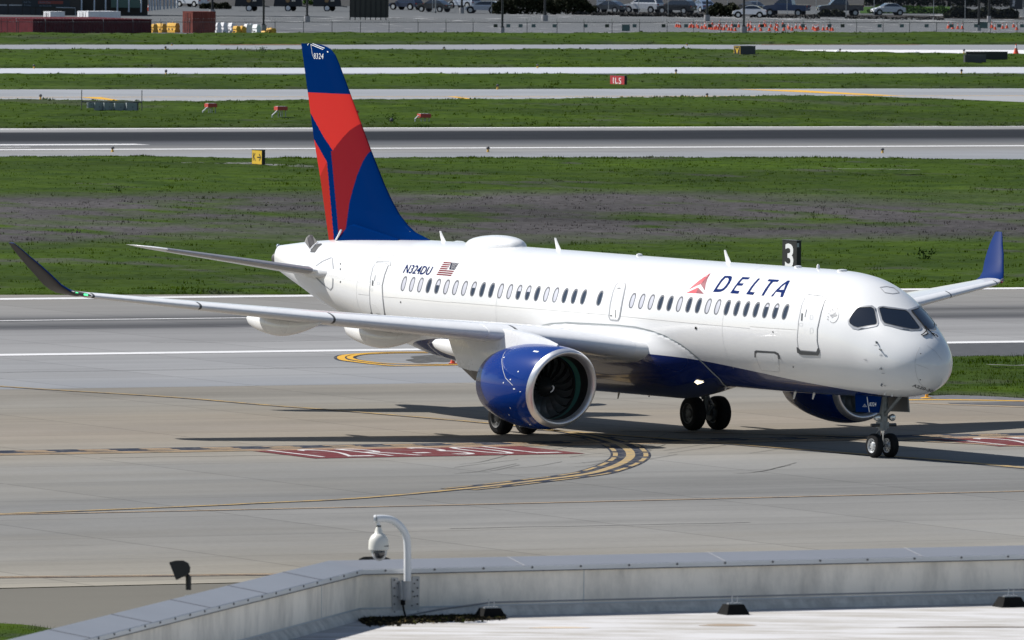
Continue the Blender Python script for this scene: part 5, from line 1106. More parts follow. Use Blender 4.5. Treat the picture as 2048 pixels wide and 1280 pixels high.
def plate(x,y,w_,h_,m_,lb,gr='small blank plates hung on the perimeter fence'):
    p=gp(x,rowF); d=(p-CAMP).dot(FW); k=d/FPX; r=MB().box(-w_/2*k,w_/2*k,-.02,0,-h_/2*k,h_/2*k).build('fence_plate',m_,None); r.location=p+Vector((0,-.06,(rowF-y)*k)); tag(r,lb,'plate',gr)
for i,(x,dk) in enumerate(((991,1),(1016.5,0),(1041,0),(1067,0),(1109,0),(1171,0),(1214,1),(1269,0),(1327,1),(1372,0),(1419.5,1),(1470,0),(1524,1),(1567,0),(1606,0),(1659,0),(1685,1),(1759,0),(1803.5,0),(1853,0),(1903,0),(1952,0),(1998,0),(2044,0))): plate(x,51.5,8,6.5,m_plate2 if dk else m_plate,'small %s plate on the fence, %s of all the small plates from the left'%('dark olive' if dk else 'grey',nth(i)))
plate(1251.5,55.5,16,13,m_plate,'large square grey plate on the fence near the middle',None); plate(1967,50,16,13,m_plate,'large square grey plate on the fence near the right edge',None); plate(523,57,16,13,m_plate,'large square grey plate on the fence by the plastic barriers',None)
# painted bays and tar lines in the car park
K=MB(); D=MB(); rr=random.Random(11)
for i in range(170):
    y=rr.uniform(31,67); x=rr.uniform(380,2040); l=rr.uniform(8,34); s_=rr.choice((1,1,-1))*rr.uniform(0,.05); line(K,[gp(x,y),gp(x+l,y+l*s_)],.8 if y>45 else 1.4,.02)
for y0,x0,x1,s_ in ((55,440,700,.045),(67,590,640,.03),(53.5,470,560,.02)): line(D,[gp(x0+(x1-x0)*q/8,y0+(x1-x0)*q/8*s_) for q in range(9)],.5,.02)
line(K,gl([(1010,30),(1200,31),(1400,34),(1600,38),(1800,41),(2048,45),(2200,48)],3),3.0,.02)
mk('parking_bay_marking',K,paint('faint_bay_paint',(.42,.43,.45),.3,.8,(.4,.6))); mk('crack_sealer_line',D,k_crack)
# lamp posts with concrete feet
m_lpost=mat('black_lamp_post',(.012,.014,.017),.45); m_conc=mat('concrete_foot',(.30,.30,.31),.9,var=.2,vscale=3)
def lamp(px,x0,x1,yt,yb,label,hf=6.0,wpx=4.5):
    p,W,H,k=place(x0,x1,yt,yb,yb); r=empty('lamp_post',p); tag(r,label,'lamp post','lamp posts in the car park'); R_=W/2
    MB().tube([(0,0,-.05),(0,0,H)],R_,16).build('foot',m_conc,r,smooth=40); MB().tube([(0,0,H),(0,0,H+.12)],wpx*k*.85,10).build('base_plate',m_lpost,r); MB().tube([(0,0,H),(0,0,hf)],wpx*k/2,10).build('pole',m_lpost,r,smooth=40)
    mb=MB(); mb.box(-.9,.9,-.15,.15,hf,hf+.12); mb.build('lamp_head',m_lpost,r)
lamp(425,419,430,19,25,'lamp post just behind the rust coloured container',6); lamp(527,521,533,50,69,'black lamp post rising behind the white and yellow barriers',6); lamp(614,608,620,32,44,'lamp post left of the dark slatted screen',7)
lamp(924,919,928,15,27,'lamp post in front of the silver estate car',8); lamp(1004,1000,1009,55,68,'nearest lamp post left of the centre of the car park',7); lamp(1090,1083,1096,30,42,'lamp post in front of the dark hedge',8)
lamp(1414,1408,1420,30,42,'lamp post between the parked dark van and the hedge',8); lamp(1487.5,1481,1494,53,66,'lamp post among the traffic cones',7); lamp(2012,1974,1982,32,44,'lamp post in front of the long hedge at right',8); lamp(1957,1953,1962,50,62,'lamp post beside the large grey plate',8)
# containers, screens and barriers
def corr(mb,x0,x1,y0,y1,z0,z1,n,mi=0):
    """corrugated steel box"""
    L=[]
    for i in range(n+1):
        x=x0+(x1-x0)*i/n; L.append((x,y0+(.04 if i%2 else 0)))
    for i in range(n+1): L.append((x1-(x1-x0)*i/n,y1))
    mb.add([(x,y,z0) for x,y in L]+[(x,y,z1) for x,y in L],[(i,(i+1)%len(L),len(L)+(i+1)%len(L),len(L)+i) for i in range(len(L))]+[tuple(range(len(L),2*len(L)))],mi)
def container(x0,xm,x1,yt,yb,m1,label,name='shipping_container',n=24,zb=0.):
    r,Wf,Ls,k=corner(name,x0,xm,x1,yb,label,'container' if 'shipping' in name else 'trailer'); H=(yb-yt)*k
    mb=MB(); corr(mb,0,Ls,0,Wf,zb,H,n); mb.build('side_wall',m1,r)
    mb=MB(); mb.box(-.03,-.002,.02,Wf-.02,zb+.03,H-.03); e=mb.build('end_door',m1,r)
    for q in (.25,.45,.55,.75): MB().tube([(-.06,Wf*q,H*.06+zb*.9),(-.06,Wf*q,H*.94)],.02,6).build('locking_bar',m_dgrey,e)
    MB().box(-.03,Ls+.02,-.02,Wf+.02,H,H+.05).build('roof_rail',m1,r); return r
m_rust=mat('rust_red_steel',(.15,.048,.040),.75,var=.3,vscale=1.2); m_redc=mat('faded_red_steel',(.085,.016,.020),.75,var=.2,vscale=1.5); m_whc=mat('white_trailer',(.66,.67,.70),.5,var=.06,vscale=1)
container(-60,66.5,299,39,68.3,m_redc,'long faded red container row at the far left behind the fence',n=90)
container(86,101,129,24,50,m_whc,'shorter white box trailer behind the red containers',name='box_trailer',n=10); container(153,177,240,23.5,50,m_whc,'longer white box trailer behind the red containers',name='box_trailer',n=20)
container(364,386,430.5,24,66.5,m_rust,'rust coloured container standing alone in the car park',n=20)
m_screen=mat('dark_olive_slats',(.035,.037,.030),.6,var=.15,vscale=1)
p,W,H,k=place(700,777,-8,35,40); r=empty('screen_panel',p,facing(p)); tag(r,'tall dark slatted screen on short legs in the car park','screen'); mb=MB(); mb.box(-W/2,W/2,.02,.08,5*k,5*k+H); mb.build('backing',m_screen,r)
mb=MB()
for i in range(8): x=-W/2+W*i/7.5; MB().tube([(x,-.03,-.1),(x,-.03,5*k+H)],.055,6).build('leg',m_lpost,r)
def jersey(x0,x1,yt,yb,m_,label,gr,turn=0):
    k=(gp(x1,yb)-CAMP).dot(FW)/FPX; sd=.30/k*CU; xm=max(x0+3,x1-sd*.45); r,W,Ls,k=corner('plastic_barrier',x0,xm,x1,yb+.3,label,'barrier',gr); H=(yb-yt)*k; D_=.30
    prof=[(-D_,0),(-D_,.25*H),(-D_*.75,.45*H),(-D_*.75,.62*H),(-D_*.9,.66*H),(-D_*.6,.94*H),(-D_*.5,H),(D_*.5,H),(D_*.9,.66*H),(D_*.75,.45*H),(D_,.25*H),(D_,0)]
    mb=MB(); mb.loft([[(a+D_,y,b) for a,b in prof] for y in (0,W)]); mb.build('body',m_,r)
    for q in (.3,.7): MB().tube([(-.05,q*W,H*.35),(.08,q*W,H*.35)],min(.09,W*.08),10).build('forklift_hole',m_dgrey,r)
    MB().tube([(D_,W/2,H),(D_,W/2,H+.06)],.07,8).build('filler_cap',m_,r)
m_yel=mat('yellow_barrier_plastic',(.60,.34,.03),.5,var=.15,vscale=2); m_whb=mat('white_barrier_plastic',(.74,.75,.78),.5,var=.08,vscale=2); 
gy='yellow plastic barriers'; gw='white plastic barriers'
for i,(a,b,t,q) in enumerate(((300,308,48,65),(308,326,47,65),(331,352,46,65))): jersey(a,b,t,q,m_yel,('narrow yellow barrier against the maroon containers','middle yellow barrier left of the rust container','yellow barrier nearest the rust container')[i],gy)
for i,(a,b,t,q) in enumerate(((430,435,45,67),(438,448,45,67),(454,464,46,67),(486,494,48,69),(495,500,48,69),(503,514.5,49,70))): jersey(a,b,t,q,m_whb,('white barrier half hidden by the rust container','first full white barrier right of the rust container','white barrier left of the stacked yellow pair','white barrier right of the stacked yellow pair','thin white barrier end between two wide ones','rightmost white barrier beside the square grey plate')[i],gw)
for i,(a,b,t,q) in enumerate(((464,474,52,69),(474.5,485,52,69),(518,530,62,69.5),(531,545,56,69))): jersey(a,b,t,q,m_yel,('left one of the yellow pair between white barriers','right one of the yellow pair between white barriers','yellow barrier under the square grey plate','rightmost yellow barrier, beyond the grey plate')[i],gy)
# dark terminal building with the sign board and white columns
m_bld=mat('dark_building_glass',(.012,.014,.018),.35,var=.2,vscale=.6); m_col=mat('white_column',(.55,.60,.66),.5); m_green2=mat('green_glass',(.06,.14,.12),.3)
p,W,H,k=place(-60,292,-40,30,30); bld=empty('terminal_building',p,facing(p)); tag(bld,'dark building with a sign board and white columns at the top left','building'); XB=lambda px:(px-116)*k; ZB_=lambda py:(30-py)*k
MB().box(XB(-60),XB(160),0,8,0,9).build('wall',m_bld,bld); MB().box(XB(160),XB(520),4,8,5.2,9).build('roof_slab',m_bld,bld); MB().box(XB(160),XB(296),6,8,0,5.3).build('wall',m_bld,bld)
MB().box(XB(-5),XB(14),-.05,.02,ZB_(12),ZB_(10)).box(XB(18),XB(44),-.05,.02,ZB_(12),ZB_(10)).build('canopy_edge',m_lgrey,bld)
sb=MB().box(XB(44),XB(140),-.3,-.06,ZB_(14.5),ZB_(1)).build('sign_board',mat('dark_sign_board',(.01,.02,.03),.5),bld); MB().box(XB(76),XB(126),-.34,-.3,ZB_(8),ZB_(1.8)).build('red_panel',mat('red_panel',(.22,.04,.03),.5),sb)
mb=MB(); flattext(mb,'Rental Cars',XB(79),XB(101),ZB_(6.6),ZB_(3),-.36,.01); flattext(mb,'No Thru Traffic',XB(79),XB(103),ZB_(13),ZB_(10),-.32,.01); flattext(mb,'Exit To',XB(48),XB(61),ZB_(6.6),ZB_(3.2),-.32,.01); flattext(mb,'Freeway',XB(48),XB(62),ZB_(12.8),ZB_(9.4),-.32,.01)
mb.build('board_lettering',mat('board_lettering',(.16,.20,.25),.5),sb,fix=False)
m_clad=mat('dark_cladding',(.025,.03,.04),.5,var=.15,vscale=.7)
for a,b in ((0,15),(18,44),(46,60),(61,70),(72,82)): MB().box(XB(a),XB(b),-.12,0,ZB_(34),ZB_(13)).build('cladding_panel',m_clad,bld)
MB().tube([(XB(112),-.3,ZB_(15)),(XB(150),-.3,ZB_(15.5)),(XB(151),-.3,ZB_(30))],.05,6).build('canopy_frame',m_lgrey,bld)
for i,(a,b) in enumerate(((222,235),(237,258),(260,280))): MB().box(XB(a),XB(b),3.,3.1,ZB_(15),ZB_(-6)).build('glass_panel',m_green2,bld)
for x in (163,188.5,211,234.5,257.5,282): MB().tube([(XB(x),0,ZB_(30) if x<200 else ZB_(23)),(XB(x),0,6.5)],.085,8).build('column',m_col,bld,smooth=40)
for i,x in enumerate((299,304,310,316,321,329,336,343,350,356)): MB().tube([(XB(x),2+i*.5,ZB_(21-i*.6)),(XB(x),2+i*.5,6.5)],.10,8).build('column',m_col,bld,smooth=40)
cone_at(297,22,.75,'single orange cone at the foot of the white columns',None)
# hedges, shrubs and bank
def crown(name,label,cat,x0,x1,yt,yb,cols,n=900,leaf=.12,depth=2.0,grp=None,lob=5,seed=0):
    p,W,H,k=place(x0,x1,yt,yb,yb); r=empty(name,p,facing(p)); tag(r,label,cat,grp); g=np.random.default_rng(seed+int(x0)); m=bpy.data.materials.get(name+'_leaf') or mat(name+'_leaf',cols,.7,var=.45,vscale=1.8)
    q=g.random((n,3)); x=(q[:,0]-.5)*W; top=H*(.72+.28*np.sin(q[:,0]*math.pi*lob+seed)*.5+.14*(vnoise(q[:,0]*9+seed,q[:,0]*0)))*np.clip(np.minimum(q[:,0],1-q[:,0])*9,.35,1)**.5
    z=top*q[:,2]**.6; y=(q[:,1]-.5)*depth; s=leaf*(.6+.9*g.random(n)); A_=g.normal(0,1,(n,3)); A_/=np.linalg.norm(A_,axis=1)[:,None]; B_=np.cross(A_,g.normal(0,1,(n,3))); B_/=np.linalg.norm(B_,axis=1)[:,None]; P=np.stack([x,y,z],-1)
    V=np.stack([P-A_*s[:,None],P-B_*s[:,None]*.6,P+A_*s[:,None],P+B_*s[:,None]*.6],1).reshape(-1,3); V[:,2]=np.maximum(V[:,2],0); npmesh('foliage',V,np.arange(len(V)).reshape(-1,4),m,r)
    mb=MB()
    for i in range(max(2,int(W/1.2))): xx=-W/2+W*(i+.5)/max(2,int(W/1.2)); mb2=MB().tube([(xx,0,0),(xx+.1,0,H*.35),(xx+.05,0,H*.6)],[.05,.035,.015],6); mb2.build('stem',m_blackish,r)
    return r
m_blackish=mat('dark_bark',(.02,.016,.013),.9)
crown('hedge','dark hedge at left behind the rust container','hedge',400,462,4,18,(.022,.026,.014),900,.16,seed=1); crown('hedge','wide dark reddish hedge beside the silver estate car','hedge',985,1192,-14,29,(.030,.019,.016),6500,.18,3,seed=2)
crown('hedge','dark hedge behind the two lamp posts, right of centre','hedge',1412,1484,3,34,(.022,.022,.015),1600,.17,2.5,seed=3); crown('hedge','low dark shrub under the thin white pole','hedge',1636,1690,17,34,(.022,.016,.014),900,.14,seed=4); crown('hedge','long dark hedge at the right edge','hedge',1888,2036,12,37,(.022,.016,.013),3800,.17,2.5,seed=5)
for i,(a,b,t,q) in enumerate(((1147,1180,23,30),(1182,1214,24,31),(1214,1240,23,31),(1240,1275,25,33),(1276,1304,26,33),(1304,1335,24,33),(1336,1368,24,34),(1368,1408,25,35),(1500,1560,28,36),(1560,1640,28,37),(1690,1780,31,38),(1780,1890,32,40))): crown('low_shrub','low grey green shrub in the planting strip, %s from the left'%nth(i),'shrub',a,b,t,q,(.055,.055,.055),500,.11,1.2,'low shrubs of the planting strip',seed=10+i)
a=MB(); poly_g(a,[(1130,26),(1420,30),(1900,37),(2200,42),(2200,37),(1900,32),(1420,26),(1130,22)],.03); mk('planting_bed',a,mat('bark_mulch',(.045,.042,.04),.95,var=.4,vscale=1))
a=MB(); poly_g(a,[(1720,14),(1900,14),(1900,27),(1720,27)],.04); o=mk('grass_bank',a,mat('bank_grass',(.035,.075,.012),.9,var=.3,vscale=.8))  # plain green of the bank with random tone
crown('grass_clump','green grassy bank behind the white saloon car','grass',1735,1900,10,27,(.04,.085,.012),2600,.13,3,seed=31); crown('hedge','dark trees behind the white saloon car','hedge',1730,2060,-30,13,(.028,.026,.022),6000,.22,3,seed=32); crown('grass_clump','small bright green bush behind the towed trailers','bush',606,628,-4,10,(.07,.13,.012),350,.12,1.5,seed=33)
a=MB(); poly_g(a,[(-200,-60),(2300,-60),(2300,12),(-200,12)],.02); mk('far_ground',a,mat('far_dark_ground',(.05,.05,.05),.9,var=.3,vscale=.2))
# taller fence behind the cones at the right
m_galv2=mat('bright_fence_steel',(.34,.36,.38),.4,metal=.4)
a=gp(850,26); b=gp(2200,41); r=empty('tall_fence',a,math.atan2((b-a).y,(b-a).x)); tag(r,'tall chain link fence with bright posts in front of the parked cars','fence'); ux=(b-a).normalized(); Lh=(b-a).length
MB().add([(0,0,0),(Lh,0,0),(Lh,0,2.35),(0,0,2.35)],[(0,1,2,3)]).build('mesh_panel',m_link,r,fix=False); MB().tube([(0,0,2.35),(Lh,0,2.35)],.03,6).build('top_rail',m_galv2,r)
for px in (865,983,1042,1159,1217,1277,1336,1396,1455,1514,1574,1632,1692,1748,1867,1930,2046,2110): q=gp(px,26+(px-850)*15/1350); t=(q-a).dot(ux); MB().tube([(t,0,0),(t,0,2.4)],.035,6).build('post',m_galv2,r)
# ------------------------------------------------------------------ VEHICLES
def car(x0,x1,yt,yb,col,label,kind='sedan',turn=90,name='parked_car'):
    """x0..x1 photo columns; turn 90 = side on, nose to the left"""
    p,W,H,k=place(x0,x1,yt,yb,yb); t=math.radians(turn); wid=1.82; L_=max(3.9,min(5.4,(W-abs(math.cos(t))*wid)/max(.2,abs(math.sin(t))))); H=max(1.42,min(2.1,H)) if kind!='sedan' else 1.45
    r=empty(name,p+Vector((0,1.0,0)),facing(p)+t+math.radians(90)); cat={'sedan':'car','suv':'car','van':'van','pickup':'pickup'}[kind]; tag(r,label,cat,'parked cars')
    # profile: x forward, z up; local +x is the nose
    if kind=='sedan': body=[(-.50,.28),(-.50,.62),(-.46,.66),(-.33,.69),(.18,.67),(.40,.60),(.485,.50),(.50,.30)]; cab=[(-.40,.66),(-.24,.94),(-.12,1.0),(.06,.985),(.26,.66)]
    elif kind=='pickup': body=[(-.50,.30),(-.50,.62),(-.14,.63),(.22,.62),(.44,.57),(.49,.48),(.50,.30)]; cab=[(-.17,.62),(-.13,.97),(.02,1.0),(.10,.98),(.24,.62)]
    elif kind=='van': body=[(-.50,.20),(-.50,.58),(.30,.58),(.46,.48),(.50,.40),(.50,.2)]; cab=[(-.49,.57),(-.47,.97),(-.40,1.0),(.20,.99),(.36,.57)]
    else: body=[(-.50,.26),(-.50,.60),(-.46,.63),(.22,.62),(.42,.57),(.49,.48),(.50,.28)]; cab=[(-.48,.62),(-.41,.93),(-.34,1.0),(.02,.99),(.10,.96),(.28,.62)]
    pm=mat('car_paint_'+label[:12],col,.28,coat=.8); R=[]
    for y,f in ((-wid/2,.93),(-wid/2-.0,1.0),(-wid/2+.02,1.0),(wid/2-.02,1.0),(wid/2,1.0),(wid/2,.93)): pass
    ys=[(-wid/2,.97),(-wid*.40,1.0),(0,1.012),(wid*.40,1.0),(wid/2,.97)]
    mb=MB(); mb.loft([[(L_*a*f,y,.0+H*(b if b>.31 else b*1.0)) for a,b in body] for y,f in ys]); mb.build('body',pm,r,smooth=35)
    ys=[(-wid*.46,-wid*.38),(-wid*.30,-wid*.27),(0,0),(wid*.30,wid*.27),(wid*.46,wid*.38)]
    zc=lambda b:(b-.62)/.38
    mb=MB(); mb.loft([[(L_*a,(y0+(y1-y0)*max(0,zc(b))),H*b-.005*(i in(0,4))) for a,b in cab] for i,(y0,y1) in enumerate(ys)]); mb.build('cabin',pm,r,smooth=35)
    gm=m_carglass
    for s_ in (-1,1):
        n=len(cab); cx=sum(a for a,b in cab)/n; cz=sum(b for a,b in cab)/n; P=[]
        for a,b in cab: a2=cx+(a-cx)*.86; b2=cz+(b-cz)*.70+.005; P.append((L_*a2,s_*(wid*.46-(wid*.08)*max(0,zc(b2))+.012),H*b2))
        MB().add(P,[tuple(range(n))]).build('side_window',gm,r,fix=False)
    for (a0,b0),(a1,b1),nm in ((cab[-1],cab[-2],'windscreen'),(cab[0],cab[1],'rear_window')):
        P=[]; o=.015*(1 if nm=='windscreen' else -1)
        for q,s_ in ((.12,-1),(.12,1),(.9,1),(.9,-1)): a_=a0+(a1-a0)*q; b_=b0+(b1-b0)*q; P.append((L_*a_+o,s_*(wid*.41-(wid*.07)*max(0,zc(b_))),H*b_+.012))
        MB().add(P,[(0,1,2,3)]).build(nm,gm,r,fix=False)
    wr=.34 if kind=='sedan' else .38
    for a in (-.31,.32):
        for s_ in (-1,1):
            w0=MB().tube([(L_*a,s_*(wid/2-.22),wr),(L_*a,s_*(wid/2+.015),wr)],wr,18).build('wheel',m_tyre,r,smooth=40); MB().tube([(L_*a,s_*(wid/2+.012),wr),(L_*a,s_*(wid/2+.03),wr)],wr*.62,14).build('rim',m_rim,w0)
            MB().tube([(L_*a,s_*(wid/2-.05),wr*1.08),(L_*a,s_*(wid/2+.006),wr*1.08)],wr*1.16,18).build('wheel_arch',m_black,r)
    for s_ in (-1,1):
        MB().box(L_*.478,L_*.497,s_*wid*.36-.16,s_*wid*.36+.16,H*.45,H*.53).build('headlight',m_lens,r); MB().box(-L_*.507,-L_*.49,s_*wid*.38-.12,s_*wid*.38+.12,H*.50,H*.60).build('tail_light',m_tail,r); MB().box(L_*.17,L_*.21,s_*(wid/2+.0)-.0,s_*(wid/2+.16),H*.64,H*.72).build('wing_mirror',pm,r)
    MB().box(L_*.485,L_*.508,-.5,.5,H*.28,H*.40).build('grille',m_black,r); MB().box(L_*.5,L_*.512,-.16,.16,H*.30,H*.36).build('number_plate',m_cw,r); MB().box(-L_*.512,-L_*.5,-.16,.16,H*.40,H*.46).build('number_plate',m_cw,r)
    return r
m_carglass=mat('car_glass',(.012,.015,.02),.05,coat=1,spec=.8); m_tail=mat('tail_light_red',(.35,.01,.01),.3)
SV=(.45,.50,.58); WH=(.72,.73,.76); BKc=(.015,.017,.022); NV=(.015,.03,.07); DB=(.02,.05,.13)
car(1740,1813,4,31,WH,'white saloon car parked alone at the right, seen from behind its side','sedan',105)
car(1245,1330,-5,26,WH,'white sports utility car in front of the low shrubs','suv',60)
car(928,1002,2,27,SV,'silver estate car beside the hedge and lamp post','suv',82); car(902,955,-6,17,SV,'silver sports utility car behind the estate car','suv',50)
car(1187,1252,1,26,(.03,.04,.055),'dark grey saloon left of the white sports utility car','sedan',60); car(1312,1395,0,28,BKc,'black car between the white car and the lamp post','suv',62); car(1388,1424,2,25,(.16,.22,.34),'pale blue car half behind the lamp post','sedan',25)
car(782,842,-3,20,NV,'dark blue car right of the slatted screen','suv',55); car(838,900,2,24,BKc,'black car left of the silver ones','sedan',60)
car(1484,1518,2,27,BKc,'black saloon behind the lamp post among the cones','sedan',40); car(1524,1622,-7,32,DB,'dark blue pickup truck facing left','pickup',74); car(1622,1738,-10,32,(.02,.024,.04),'dark navy pickup with a red tail light','pickup',100)
car(1478,1520,24,36,WH,'white car low behind the shrubs near the traffic cones','sedan',88); car(370,398,-5,14,(.5,.53,.58),'silver car behind the hedge at left','sedan',45)
# equipment trailers with pale wheels
for i,(x,lb) in enumerate(((497,'dark towed trailer with a pale wheel, left one of three'),(575,'dark towed trailer with a pale wheel, middle one of three'),(653,'dark towed trailer with a pale wheel, right one of three'))):
    p,W,H,k=place(x-28,x+30,-6,16,22.5); r=empty('towed_trailer',p,facing(p)); tag(r,lb,'trailer','dark towed trailers')
    MB().box(-W/2,W/2,.2,1.9,.55,1.5,tx=.12,ty=.1).build('body',mat('trailer_dark',(.014,.016,.022),.5,var=.3,vscale=1.5),r); MB().tube([(0,-.0,.36),(0,.26,.36)],.40,18).build('tyre',m_tyre,r,smooth=40); MB().tube([(0,-.03,.36),(0,.0,.36)],.27,16).build('rim',m_cw,r); MB().tube([(.62,1.2,.36),(.62,1.45,.36)],.36,16).build('tyre',m_tyre,r,smooth=40)
    MB().tube([(-.05,.14,1.25),(-.05,.18,1.25)],.24,16).build('round_plate',mat('tan_plate',(.30,.19,.09),.6),r); MB().tube([(W/2,1,.6),(W/2+.7,1,.5)],.05,6).build('drawbar',m_lpost,r); MB().box(W*.12,W*.25,.16,.2,1.15,1.32).build('headlight',m_lens,r)
p,W,H,k=place(1193,1211,-6,11,20); r=empty('notice_board',p,facing(p)); tag(r,'white notice board behind the dark grey saloon','sign'); MB().box(-W/2,W/2,1,1.1,9*k,9*k+H).build('panel',m_whc,r); MB().tube([(0,1.15,0),(0,1.15,9*k)],.06,6).build('post',m_galv,r); mb=MB(); flattext(mb,'Rental',-W*.3,W*.3,9*k+H*.42,9*k+H*.56,.985,.01); mb.build('lettering',m_dgrey,r,fix=False)
p,W,H,k=place(1660,1664,-6,20,30); r=empty('marker_pole',p); tag(r,'thin white pole between the two dark pickups','pole'); MB().tube([(0,0,.3),(0,0,2.6)],.06,8).build('pole',m_cw,r); MB().tube([(0,0,0),(0,0,.3)],.09,8).build('base',m_dgrey,r)
p,W,H,k=place(868,874,-6,24,26); r=empty('marker_pole',p); tag(r,'white pole between the black car and the silver cars','pole'); MB().tube([(0,0,.2),(0,0,3)],.065,8).build('pole',m_galv2,r); MB().tube([(0,0,0),(0,0,.2)],.10,8).build('base',m_dgrey,r)
p,W,H,k=place(2020,2046,-20,30,32); r=empty('banner_sign',p,facing(p)); tag(r,'dark upright banner with white lettering at the top right corner','sign'); MB().box(-W/2,W/2,.2,.4,.8,4).build('panel',mat('banner_dark',(.012,.014,.022),.5),r); mb=MB(); V_,F_,_=text2d('VG AVIS',.01); mb.add([(-W*.32+b*W*.22,.19,1.25+(1-a)*1.0) for a,b in V_],[tuple(f) for f in F_]) if False else None
for i in range(5): mb.box(-W*.34+.02*i,-W*.16+.02*i,.17,.195,1.15+i*.18,1.24+i*.18)
mb.build('lettering',m_cw,r,fix=False); MB().tube([(0,.3,0),(0,.3,.8)],.07,6).build('post',m_lpost,r)
# low white runway lamps on the far road
for i,(x,y) in enumerate(((1547,103.5),(1674,104.5),(1764,106.5),(1831,107),(1918,109.3),(2040,115.5))):
    p=gp(x,y); r=MB().tube([(0,0,0),(0,0,.10),(0,0,.2)],[.30,.24,.08],12).build('inset_lamp',m_cw,None,smooth=30); r.location=p; tag(r,'low white lamp housing along the far white stripe, %s from the left'%nth(i),'lamp','white lamp housings on the far road')
# weeds
def weed(px,py,h,label,n=60,leafc=(.05,.11,.02)):
    p=gp(px,py); r=empty('weed_plant',p+Vector((0,0,.12))); tag(r,label,'weed'); g=np.random.default_rng(int(px)); m=bpy.data.materials.get('weed_leaf') or mat('weed_leaf',(.028,.060,.010),.8,var=.4,vscale=4)
    P=np.stack([g.normal(0,h*.45,n),g.normal(0,h*.3,n),g.random(n)*h],-1); P[:,0]*=(.5+P[:,2]/h); a=g.normal(0,1,(n,3)); a/=np.linalg.norm(a,axis=1)[:,None]; b=np.cross(a,g.normal(0,1,(n,3))); b/=np.linalg.norm(b,axis=1)[:,None]; s=h*.16
    V=np.stack([P-a*s,P-b*s*.5,P+a*s,P+b*s*.5],1).reshape(-1,3); npmesh('leaves',V,np.arange(len(V)).reshape(-1,4),m,r); MB().tube([(0,0,-.1),(.02,0,h*.8)],[.03,.01],5).build('stem',m,r)
for px,py,h,lb in ((781,247,.5,'upright weed on a yellow stub right of the fin'),(524,110,.6,'dark round weed clump above the tail fin'),(1846,527,.55,'leafy weed right of the numeral sign'),(237,388,.3,'weed in the grass below the yellow arrow sign')): weed(px,py,h,lb)
# ------------------------------------------------------------------ ROOF IN THE FOREGROUND
ZR=7.0
Cn=gp(720,1139,7.65); Lp=gp(220,1265,7.65); Rp=gp(2048,1109,7.65); Lp=Cn+(Lp-Cn).normalized()*70; Rp=Cn+(Rp-Cn).normalized()*60
dl=(Cn-Lp).normalized(); dr=(Rp-Cn).normalized(); nl=Vector((-dl.y,dl.x,0)); nr=Vector((-dr.y,dr.x,0)); bis=(nl+nr).normalized(); mit=1/bis.dot(nr)
def prism(mb,prof,mi=0,cuts=None):
    R=[]
    for P,nn,f in ((Lp,nl,1),(Cn,bis,mit),(Rp,nr,1)): R.append([(P.x+nn.x*o*f,P.y+nn.y*o*f,z) for o,z in prof])
    mb.loft(R,mi)
def stain_mat(name,base,dark,sc=(3,3,.7),amt=(.35,.62)):
    m=mat(name,base,.75); n=m.node_tree; L=n.links; b=n.nodes['Principled BSDF']; tc=n.nodes.new('ShaderNodeTexCoord'); mp=n.nodes.new('ShaderNodeMapping'); mp.inputs['Scale'].default_value=sc; L.new(tc.outputs['Object'],mp.inputs[0])
    z=n.nodes.new('ShaderNodeTexNoise'); z.inputs['Scale'].default_value=1.6; z.inputs['Detail'].default_value=8; z.inputs['Roughness'].default_value=.68; L.new(mp.outputs[0],z.inputs[0])
    r=n.nodes.new('ShaderNodeMapRange'); r.inputs[1].default_value=amt[0]; r.inputs[2].default_value=amt[1]; L.new(z.outputs[0],r.inputs[0])
    mx=n.nodes.new('ShaderNodeMix'); mx.data_type='RGBA'; mx.inputs[6].default_value=(*dark,1); mx.inputs[7].default_value=(*base,1); L.new(r.outputs[0],mx.inputs[0]); L.new(mx.outputs[2],b.inputs['Base Color']); return m
m_par=stain_mat('stained_parapet_membrane',(.93,.86,.76),(.58,.54,.48),(1.0,1.0,.40),(.30,.60)); m_cope=mat('coping_metal',(.19,.20,.225),.45,metal=.0,var=.05,vscale=.8); m_fas=mat('coping_fascia',(.60,.61,.62),.45,var=.08,vscale=1)
m_roof=stain_mat('white_roof_membrane',(.52,.515,.52),(.34,.32,.29),(.35,1.6,1),(.36,.58)); m_ext=mat('building_wall',(.35,.34,.32),.8,var=.1,vscale=.5)
b_=empty('terminal_roof',(0,0,0)); tag(b_,'flat white roof with a stained low parapet in the foreground','building')
mb=MB(); q=[Lp,Cn,Rp,Vector((Rp.x+20,95,0)),Vector((Lp.x-10,95,0))]; mb.add([(p.x,p.y,ZR) for p in q],[(0,1,2,3,4)]); mb.build('roof_deck',m_roof,b_,fix=False)
mb=MB(); prism(mb,[(0,ZR-.1),(0,7.60),(.42,7.60),(.42,ZR-.1)]); mb.build('parapet',m_par,b_)
mb=MB(); prism(mb,[(-.035,7.60),(-.035,7.652),(.48,7.742),(.50,7.62),(.48,7.60)]); cp_=mb.build('coping',m_cope,b_)
mb=MB(); prism(mb,[(-.042,7.588),(-.042,7.645),(-.036,7.65),(-.036,7.588)]); mb.build('coping_fascia',m_fas,cp_)
mb=MB(); prism(mb,[(-.046,7.578),(-.046,7.590),(-.03,7.590),(-.03,7.578)]); mb.build('drip_edge',m_dgrey,cp_)
mb=MB(); prism(mb,[(-.10,ZR+.001),(-.07,ZR+.055),(-.004,ZR+.125),(-.004,ZR+.001)]); mb.build('cant_strip',stain_mat('cant_strip_membrane',(.70,.66,.60),(.48,.45,.41)),b_)
